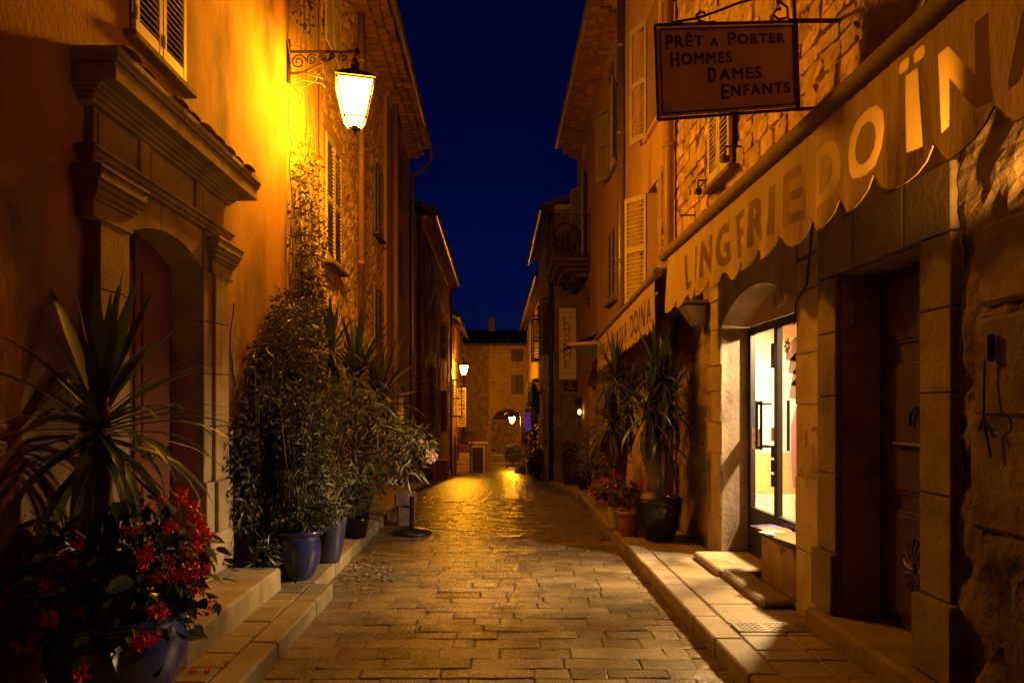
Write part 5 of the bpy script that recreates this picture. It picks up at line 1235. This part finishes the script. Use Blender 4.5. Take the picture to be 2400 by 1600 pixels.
# -- big blue pot in the left foreground
rg = random.Random(3)
p1 = thing('planted_blue_pot', 'large cobalt blue pot with red begonia and spiky yucca, left foreground', 'potted plant', (-1.86,3.36,.12))
pot(p1, (-1.86,3.36,.12), [(.0,.0),(.17,.0),(.20,.03),(.27,.13),(.315,.25),(.32,.33),(.30,.41),(.285,.44),(.30,.455),(.335,.465),(.345,.48),(.335,.495),(.30,.49),(.27,.46),(.26,.44)], 'blue_glaze', 40); soil(p1, (-1.86,3.36), .27, .57)
trunk(p1, [(-1.95,3.42,.56),(-1.97,3.43,1.0),(-1.985,3.43,1.5),(-1.98,3.42,1.66)], [.055,.045,.042,.03])
yucca_crown(p1, (-1.99,3.42,1.60), 46, .74, .064, rg, .9, lo=-25)
yucca_crown(p1, (-1.98,3.42,1.52), 44, .78, .05, rg, 1.25, lo=-45, hi=25)
leaf_cloud('inner_foliage', p1, [((-1.86,3.34,.74),(.40,.33,.34),700)], .095, .06, 'leaf_begonia', rg, .7, .35, .2)
begonia(p1, (-1.86,3.34,.76), (.53,.42,.44), 295, 16, .10, .035, rg, [at(425,1165,3.2),at(455,1195,3.2),at(465,1215,3.25),at(475,1255,3.2),at(462,1280,3.2),at(310,1238,3.1),at(345,1290,3.1),at(150,1320,3.1),at(165,1335,3.1),at(365,1350,3.1),at(400,1345,3.15),at(440,1345,3.2),at(460,1370,3.2),at(455,1335,3.2),at(90,1435,3.05),at(120,1435,3.05),at(190,1430,3.05),at(372,1430,3.0),at(330,1500,3.0),at(360,1490,3.0),at(60,1510,3.0),at(195,1585,2.95),at(400,1230,3.15),at(395,1310,3.15)])
# -- corner vine
rg = random.Random(14)
vn = thing('climbing_vine', 'leafy climbing vine rising up the corner below the big street lamp', 'vine', (-2.2,7.7,.12))
mb = MB()
for k in range(11):
    y0 = 7.5+.1*k; pts = []; x = -2.27; y = y0; z = .1; top = 7.4 if k % 3 == 0 else rg.uniform(3.6,5.6)
    while z < top: pts.append((-2.30+.05*rg.random(), y, z)); z += .22; y += rg.uniform(-.05,.05); y = max(7.44, min(8.85, y))
    mb.tube(pts, [.014*(1-.6*i/len(pts)) for i in range(len(pts))], 5)
mb.build('stems', M['bark_lit'], vn)
mb = MB()                                              # loose tendrils near the lamp
for k in range(12):
    p = Vector((-2.28,7.55+.1*rg.random(),4.7+1.1*rg.random())); pts = [p]; d = Vector((rg.uniform(.1,.5), rg.uniform(-.1,.3), rg.uniform(-.5,.5)))
    for i in range(8): p = p+d*.09; d = (d+Vector((rg.uniform(-.25,.3), rg.uniform(-.2,.2), rg.uniform(-.3,.25)))).normalized()*.6; pts.append(p)
    mb.tube(pts, .0045, 4)
mb.build('tendrils', M['bark_lit'], vn)
bl = []
for k in range(26):
    t = k/25; z = 2.4+2.05*t; bl.append(((-2.18+.02*rg.random(), 7.62+rg.uniform(0,.75)*(1-.4*t), z), (.16,.26,.20), int(150*(1-.72*t))))
bl += [((-2.2,7.75,6.3),(.10,.35,.5),170),((-2.2,7.9,7.2),(.10,.35,.5),170)]
leaf_cloud('foliage', vn, bl, .062, .026, 'leaf_vine', rg, .6, .35)
# -- bush against the ochre wall
bs = thing('dark_wall_bush', 'tall dark jasmine bush growing against the ochre wall', 'shrub', (-2.08,6.3,.12))
bp_ = [(.0,.0),(.17,.0),(.21,.15),(.23,.34),(.25,.36),(.25,.39),(.22,.39)]; pot(bs, (-2.02,6.25,.12), bp_, 'black_glaze'); soil(bs, (-2.02,6.25), .22, .48)
mb = MB()
for k in range(22): e = (-2.1+.3*rg.random(), 5.7+1.6*rg.random(), .9+1.6*rg.random()); mb.tube([(-2.05+rg.uniform(-.1,.1),6.25+rg.uniform(-.12,.12),.48), (-2.08,(6.25+e[1])/2+rg.uniform(-.1,.1),.9), e], [.009,.008,.004], 5)
mb.build('stems', M['bark'], bs)
leaf_cloud('foliage', bs, [((-2.08,6.35,1.35),(.26,.60,.55),2600),((-2.08,6.75,1.95),(.26,.55,.50),2300),((-2.12,6.35,2.0),(.18,.35,.3),700),((-2.12,7.0,2.45),(.18,.45,.35),1000),((-2.14,5.75,1.0),(.16,.25,.5),500),((-2.12,6.0,.75),(.16,.30,.35),420),((-2.0,6.9,1.3),(.25,.4,.6),1000)]+[((-2.12+rg.uniform(0,.38), rg.uniform(5.9,7.4), rg.uniform(.5,2.35)), (.11,.15,.16), 55) for _ in range(44)], .062, .024, 'leaf_bush', rg, .6, .4)
leaf_cloud('large_leaves', bs, [((-1.98,6.45,1.5),(.24,.62,.75),420),((-2.0,6.9,2.1),(.2,.4,.45),200)], .105, .034, 'leaf_vine', rg, .8, .45)
# -- round blue pot with bamboo-like shrub
p2 = thing('round_blue_pot', 'round cobalt blue pot with feathery green shrub beside the stone step', 'potted plant', (-1.72,5.92,.12))
pot(p2, (-1.72,5.92,.12), [(.0,.0),(.115,.0),(.13,.03),(.175,.13),(.19,.24),(.18,.33),(.17,.375),(.19,.39),(.215,.40),(.215,.42),(.19,.42),(.165,.40)], 'blue_glaze'); soil(p2, (-1.72,5.92), .165, .50)
mb = MB()
for k in range(16): e = (-1.72+rg.uniform(-.28,.28), 5.95+rg.uniform(-.25,.3), 1.0+.75*rg.random()); mb.tube([(-1.72+rg.uniform(-.08,.08),5.92+rg.uniform(-.08,.08),.5), ((-1.72+e[0])/2,(5.92+e[1])/2,.9), e], [.007,.006,.003], 5)
mb.build('stems', M['bark'], p2)
leaf_cloud('foliage', p2, [((-1.72,6.08,.98),(.27,.26,.38),1700),((-1.76,6.15,1.38),(.27,.28,.32),1300),((-1.66,5.97,.66),(.21,.20,.17),650),((-1.86,5.95,.62),(.20,.18,.22),300),((-1.9,5.6,.40),(.10,.14,.16),130)]+[((-1.72+rg.uniform(-.34,.36), rg.uniform(5.86,6.5), rg.uniform(.55,1.8)), (.10,.11,.12), 45) for _ in range(34)], .075, .018, 'leaf_bush', rg, .5, .45)
# -- tapered pot with oleander
p3 = thing('tapered_blue_pot', 'tall tapered mottled blue pot with branching oleander', 'potted plant', (-1.62,6.55,.12))
pot(p3, (-1.62,6.55,.12), [(.0,.0),(.105,.0),(.115,.03),(.15,.2),(.175,.38),(.185,.49),(.20,.505),(.195,.52),(.17,.51),(.165,.48)], 'blue_speckle'); soil(p3, (-1.62,6.55), .165, .61)
br = [[(765,1195),(772,1120),(790,1060),(808,980),(815,900)],[(775,1195),(800,1140),(850,1108),(872,1062),(888,1025),(905,998)],[(872,1062),(905,1040),(940,1035)],[(850,1108),(868,1070),(900,1060)],[(788,1195),(790,1120),(800,1050),(840,980),(870,930)],[(905,998),(940,1010),(975,1040),(990,1060)],[(755,1195),(758,1110),(745,1020),(740,950)]]
mb = MB()
for k, b in enumerate(br):
    pts = [at(x, y, 6.55+.06*i+(.1*k % .25)) for i, (x, y) in enumerate(b)]; mb.tube(pts, [.017*(1-.13*i)*(1 if k < 2 else .6) for i in range(len(pts))], 6)
mb.build('stems', M['bark_lit'], p3)
ends = [(815,890),(800,930),(905,990),(935,1005),(960,1020),(985,1025),(940,1050),(975,1050),(900,1060),(870,925),(740,945),(850,960),(880,1000),(960,1085),(930,1100),(915,950)]
leaf_cloud('foliage', p3, [(at(x, y, 6.75), (.17,.20,.16), 60) for x, y in ends]+[(at(825,1010,6.9),(.34,.3,.48),190)], .115, .018, 'leaf_olean', rg, .9, .55, .15)
leaf_cloud('blossom', p3, [(at(1010,1066,6.75),(.05,.05,.045),90),(at(992,1040,6.78),(.03,.03,.03),30),(at(1000,1078,6.75),(.035,.03,.03),40)], .032, .028, 'flower_pink', rg, 1.0, .1, .3)
# -- yuccas behind
p4 = thing('tall_yucca', 'tall yucca clump with drooping leaves behind the oleander', 'potted plant', (-1.75,8.3,.12))
pot(p4, (-1.75,8.3,.12), [(.0,.0),(.16,.0),(.2,.2),(.22,.36),(.235,.38),(.21,.38)], 'black_glaze'); soil(p4, (-1.75,8.3), .21, .47)
for c, n, L in (((-1.70,8.3,2.02),80,.85),((-1.98,8.15,2.32),50,.62),((-1.46,8.5,1.72),70,.88)):
    trunk(p4, [(-1.75+(c[0]+1.75)*.3,8.3,.45),((c[0]-1.75)/2,(c[1]+8.3)/2,1.1),(c[0],c[1],c[2])], [.05,.042,.035]); yucca_crown(p4, c, n, L, .055, rg, 1.0)
leaf_cloud('understorey', p4, [((-1.78,8.1,.95),(.38,.5,.5),520),((-1.6,8.4,.75),(.32,.5,.4),300),((-1.9,7.6,1.5),(.28,.4,.45),300)], .12, .028, 'leaf_bush', rg, .7, .35)
# -- cycad fronds
p5 = thing('cycad_fern', 'low green cycad with arching fronds near the kerb', 'potted plant', (-1.55,7.75,.12))
pot(p5, (-1.62,7.8,.12), [(.0,.0),(.12,.0),(.16,.2),(.175,.22),(.155,.22)], 'black_glaze')
for k in range(17):
    a = 2*math.pi*k/17+rg.uniform(-.15,.15); L = rg.uniform(.5,.72); e0 = rg.uniform(.35,.95); mb = MB(); p = Vector((-1.62,7.8,.36)); pts = [p]
    for i in range(12): e = e0-1.35*i/12; p = p+Vector((math.cos(a)*math.cos(e), math.sin(a)*math.cos(e), math.sin(e)))*L/12; pts.append(p)
    mb.tube(pts, .004, 4); side_ = Vector((-math.sin(a), math.cos(a), 0))
    for i in range(2,12):
        for j in (0,.5):
            q = pts[i].lerp(pts[min(i+1,12)], j); ll = .11*math.sin(math.pi*min(1,(i+j)/12.5))**.6
            for s in (-1,1):
                tdir = (side_*s+Vector((math.cos(a),math.sin(a),.12))*.5).normalized(); nn = Vector((math.cos(a),math.sin(a),0))*.006
                b_ = len(mb.v); mb.v += [tuple(q-nn), tuple(q+nn), tuple(q+tdir*ll)]; mb.f.append((b_,b_+1,b_+2))
    mb.build('frond', M['leaf_fern'], p5, False, recalc=False)
# -- barrier post and stone block
bq = thing('barrier_post', 'short black post on a round black base standing on the road edge', 'post', (-1.08,8.65,0))
MB().lathe([(.0,.0),(.245,.0),(.25,.015),(.235,.035),(.15,.06),(.05,.075),(.03,.08)], (-1.08,8.65,.002), 28).build('base', M['black'], bq, True)
MB().tube([(-1.08,8.65,.06),(-1.08,8.65,.47)], .030, 12).build('pole', M['black'], bq)
sb = thing('stone_trough', 'small pale stone trough behind the black barrier post', 'planter', (-1.27,9.25,.0))
MB().bbox(-1.33,-1.12,9.1,9.35,.0,.28,.02,.008).build('foot', M['oldwall'], sb); MB().bbox(-1.36,-1.10,9.05,9.40,.282,.46,.02,.008).build('basin', M['oldwall'], sb)
# -- fallen leaves
rg = random.Random(77); mb = MB()
for _ in range(190):
    y = rg.triangular(5.8,7.8,6.6); x = -1.5+abs(rg.gauss(0,.24))*(1.0+.5*rg.random()); s = rg.uniform(.015,.045); a = rg.uniform(0,6.28); z = .007+rg.uniform(0,.008)
    u = Vector((math.cos(a),math.sin(a),rg.uniform(-.15,.25)))*s; v = Vector((-math.sin(a),math.cos(a),rg.uniform(-.3,.3)))*s*.35; p = Vector((x,y,z)); i = len(mb.v)
    mb.v += [tuple(p-u), tuple(p+v+Vector((0,0,.006))), tuple(p+u), tuple(p-v)]; mb.f += [(i,i+1,i+2),(i,i+2,i+3)]
for v_ in range(len(mb.v)): mb.v[v_] = (mb.v[v_][0], mb.v[v_][1], max(.006, mb.v[v_][2]))
o = stuff(mb.build('fallen_leaves', M['leaf_dry'], None, recalc=False)); tag(o, 'scatter of dry fallen leaves along the left kerb', 'leaves')
for k, (px, py, zz_, lab) in enumerate(((452,1575,.125,'red fallen petal on the left slabs, nearest the blue pot'),(487,1575,.125,'red fallen petal in the middle of the left slabs'),(530,1560,.125,'red fallen petal on the left kerb'))):
    Y_ = (CH-zz_)*FP/(py-CY); T = Matrix.Translation(((px-CX)*Y_/FP, Y_, zz_+.012)) @ Matrix.Rotation(k*2.0,4,'Z') @ Matrix.Scale(.016,4)
    tag(obj_from('fallen_petal', FLM[k], None, T), lab, 'petal', 'fallen begonia petals')
# -- right side pots
rg = random.Random(41)
q1 = thing('black_yucca_pot', 'large glossy black pot with tall yucca by the shop corner', 'potted plant', (1.80,7.62,.12))
pot(q1, (1.80,7.62,.12), [(.0,.0),(.145,.0),(.16,.02),(.215,.16),(.25,.32),(.258,.42),(.255,.455),(.265,.465),(.262,.48),(.235,.475),(.23,.45)], 'black_glaze', 40); soil(q1, (1.80,7.62), .235, .57)
MB().lathe([(.0,.10),(.06,.09),(.10,.04),(.11,.0)], (1.68,7.52,.57), 12).build('root_ball', M['bark_lit'], q1)
for c, n, L in (((1.78,7.62,2.0),85,.62),((1.92,7.7,1.72),70,.66),((1.66,7.55,1.62),70,.62),((1.82,7.5,1.30),50,.60)):
    trunk(q1, [(1.76+(c[0]-1.78)*.4,7.58,.55),((c[0]+1.78)/2,7.6,1.0),c], [.05,.045,.036], 'bark_lit'); yucca_crown(q1, c, n, L, .046, rg, 1.05, lo=-80, dry=.10)
q2 = thing('second_yucca_pot', 'second tall yucca in a clay pot beneath the smaller awning', 'potted plant', (1.72,9.4,.12))
pot(q2, (1.72,9.4,.12), [(.0,.0),(.16,.0),(.21,.3),(.23,.32),(.23,.36),(.2,.36)], 'terracotta'); soil(q2, (1.72,9.4), .2, .45)
for c, n, L in (((1.62,9.3,2.02),70,.72),((1.80,9.5,1.7),60,.7),((1.52,9.2,1.45),50,.68)):
    trunk(q2, [(1.72,9.4,.45),((c[0]+1.72)/2,9.4,1.0),c], [.045,.04,.032]); yucca_crown(q2, c, n, L, .046, rg, 1.05, lo=-80)
q3 = thing('small_terracotta_pot', 'small rimmed clay pot in front of the black yucca pot', 'pot', (1.52,7.9,.12))
pot(q3, (1.52,7.9,.12), [(.0,.0),(.09,.0),(.10,.02),(.125,.20),(.13,.235),(.145,.24),(.148,.285),(.14,.29),(.12,.28)], 'terracotta'); soil(q3, (1.52,7.9), .12, .39)
q4 = thing('white_begonia_pot', 'white pot of red flowering begonia beside the right kerb', 'potted plant', (1.50,8.35,.12))
pot(q4, (1.47,8.3,.12), [(.0,.0),(.10,.0),(.11,.02),(.125,.25),(.13,.28),(.115,.28)], 'white_pot'); soil(q4, (1.47,8.3), .115, .39)
begonia(q4, (1.45,8.35,.58), (.30,.34,.20), 110, 16, .085, .032, rg)
q5 = thing('clay_grass_planter', 'clay planter with grassy shrub farther along the right kerb', 'potted plant', (1.58,10.2,.12))
mb = MB(); mb.add([(1.46,10.05,.12),(1.68,10.05,.12),(1.68,10.35,.12),(1.46,10.35,.12),(1.43,10.0,.45),(1.71,10.0,.45),(1.71,10.4,.45),(1.43,10.4,.45)], [(0,1,2,3),(4,5,6,7),(0,1,5,4),(1,2,6,5),(2,3,7,6),(3,0,4,7)]); mb.build('pot', M['terracotta'], q5)
leaf_cloud('foliage', q5, [((1.57,10.2,.85),(.30,.32,.36),900)], .16, .016, 'leaf_bush', rg, 1.0, .2, .1)
q6 = thing('small_dark_pot', 'small dark pot with a low plant by the doorway beyond', 'potted plant', (1.62,12.7,.1))
pot(q6, (1.62,12.7,.07), [(.0,.0),(.10,.0),(.14,.2),(.15,.27),(.13,.27)], 'black_glaze'); leaf_cloud('foliage', q6, [((1.62,12.7,.50),(.24,.24,.2),450)], .10, .03, 'leaf_bush', rg)
q7 = thing('square_box_planter', 'dark square planter with clipped round bush under the vertical sign', 'planter', (1.66,15.5,gz(15.5)))
zb = gz(15.5)+.1
MB().add([(1.52,15.35,zb),(1.80,15.35,zb),(1.80,15.65,zb),(1.52,15.65,zb),(1.47,15.3,zb+.66),(1.85,15.3,zb+.66),(1.85,15.7,zb+.66),(1.47,15.7,zb+.66)], [(0,1,2,3),(4,5,6,7),(0,1,5,4),(1,2,6,5),(2,3,7,6),(3,0,4,7)]).build('box', M['blackmatt'], q7)
leaf_cloud('foliage', q7, [((1.66,15.5,zb+.80),(.22,.22,.20),900)], .05, .025, 'leaf_bush', rg)
# -- far vegetation
def shrub(name, lab, c, base, blobs, l, w, m, cat='shrub'):
    t_ = thing(name, lab, cat, base); trunk(t_, [base, ((base[0]+c[0])/2,base[1],(base[2]+c[2])/2), c], [.06,.05,.03]); leaf_cloud('foliage', t_, blobs, l, w, m, rg, .6, .3); return t_
g32 = gz(31)
shrub('tall_olive_shrub', 'tall loose shrub in front of the far right house', (1.5,31,1.3), (1.5,31,g32), [((1.62,31,1.4),(.30,.4,.75),700),((1.45,30.6,.3),(.35,.4,.7),800),((1.65,31,2.0),(.25,.3,.4),250)], .13, .05, 'leaf_olean')
fp = thing('far_palm', 'small dark spiky palm among the far pots on the right', 'palm', (1.62,28.5,gz(28.5)))
trunk(fp, [(1.62,28.5,gz(28.5)),(1.6,28.5,.2)], .07); yucca_crown(fp, (1.6,28.5,.25), 40, .7, .06, rg, 1.0, lo=-50)
shrub('dark_pot_shrub', 'dark bushy shrub at the foot of the jutting stone house', (1.45,24,gz(24)+.6), (1.45,24,gz(24)), [((1.42,24,gz(24)+.62),(.34,.5,.55),1100),((1.5,26,gz(26)+.5),(.3,.4,.5),600)], .10, .045, 'leaf_bush')
shrub('low_far_shrub', 'low shrub beside the pale stone blocks near the arch', (1.35,34,gz(34)+.5), (1.35,34,gz(34)), [((1.35,34,gz(34)+.7),(.36,.4,.7),900)], .11, .045, 'leaf_olean')
shrub('round_far_bush', 'rounded bush standing behind the arch', (1.15,50.5,gz(50.5)+.8), (1.15,50.5,gz(50.5)), [((1.15,50.5,gz(50.5)+.85),(.62,.5,.72),1500)], .13, .06, 'leaf_bush')
for k, (x0, x1, y0, h, lab) in enumerate(((.95,1.25,37.0,.30,'lowest pale stone block on the right near the arch'),(1.12,1.50,35.5,.42,'middle pale stone block on the right near the arch'),(1.42,1.75,33.2,.72,'tallest pale stone block on the right near the arch'))):
    tag(MB().bbox(x0,x1,y0,y0+.5,gz(y0)-.02,gz(y0)+h,.03,.012).build('stone_block', M['ashlar'], None), lab, 'stone block', 'pale stone blocks')
lf = thing('left_clay_planter', 'dark clay planter at the foot of the brick cornered house', 'planter', (-2.0,24.5,gz(24.5)))
MB().bbox(-2.2,-1.8,24.2,24.8,gz(24.5)+.0,gz(24.5)+.62,.03,.006).build('body', M['terracotta'], lf); MB().bbox(-2.24,-1.76,24.16,24.84,gz(24.5)+.622,gz(24.5)+.72,.02,.004).build('rim', M['terracotta'], lf)
bd = thing('iron_bollard', 'thin iron bollard leaning in the passage of the arch', 'bollard', (.62,47.5,gz(47.5)))
MB().tube([(.68,47.5,gz(47.5)),(.60,47.5,gz(47.5)+.95)], .03, 8).build('post', M['iron'], bd); MB().lathe([(0,.06),(.04,.05),(.05,.02),(.04,0)], (.60,47.5,gz(47.5)+.93), 10).build('cap', M['paper'], bd)
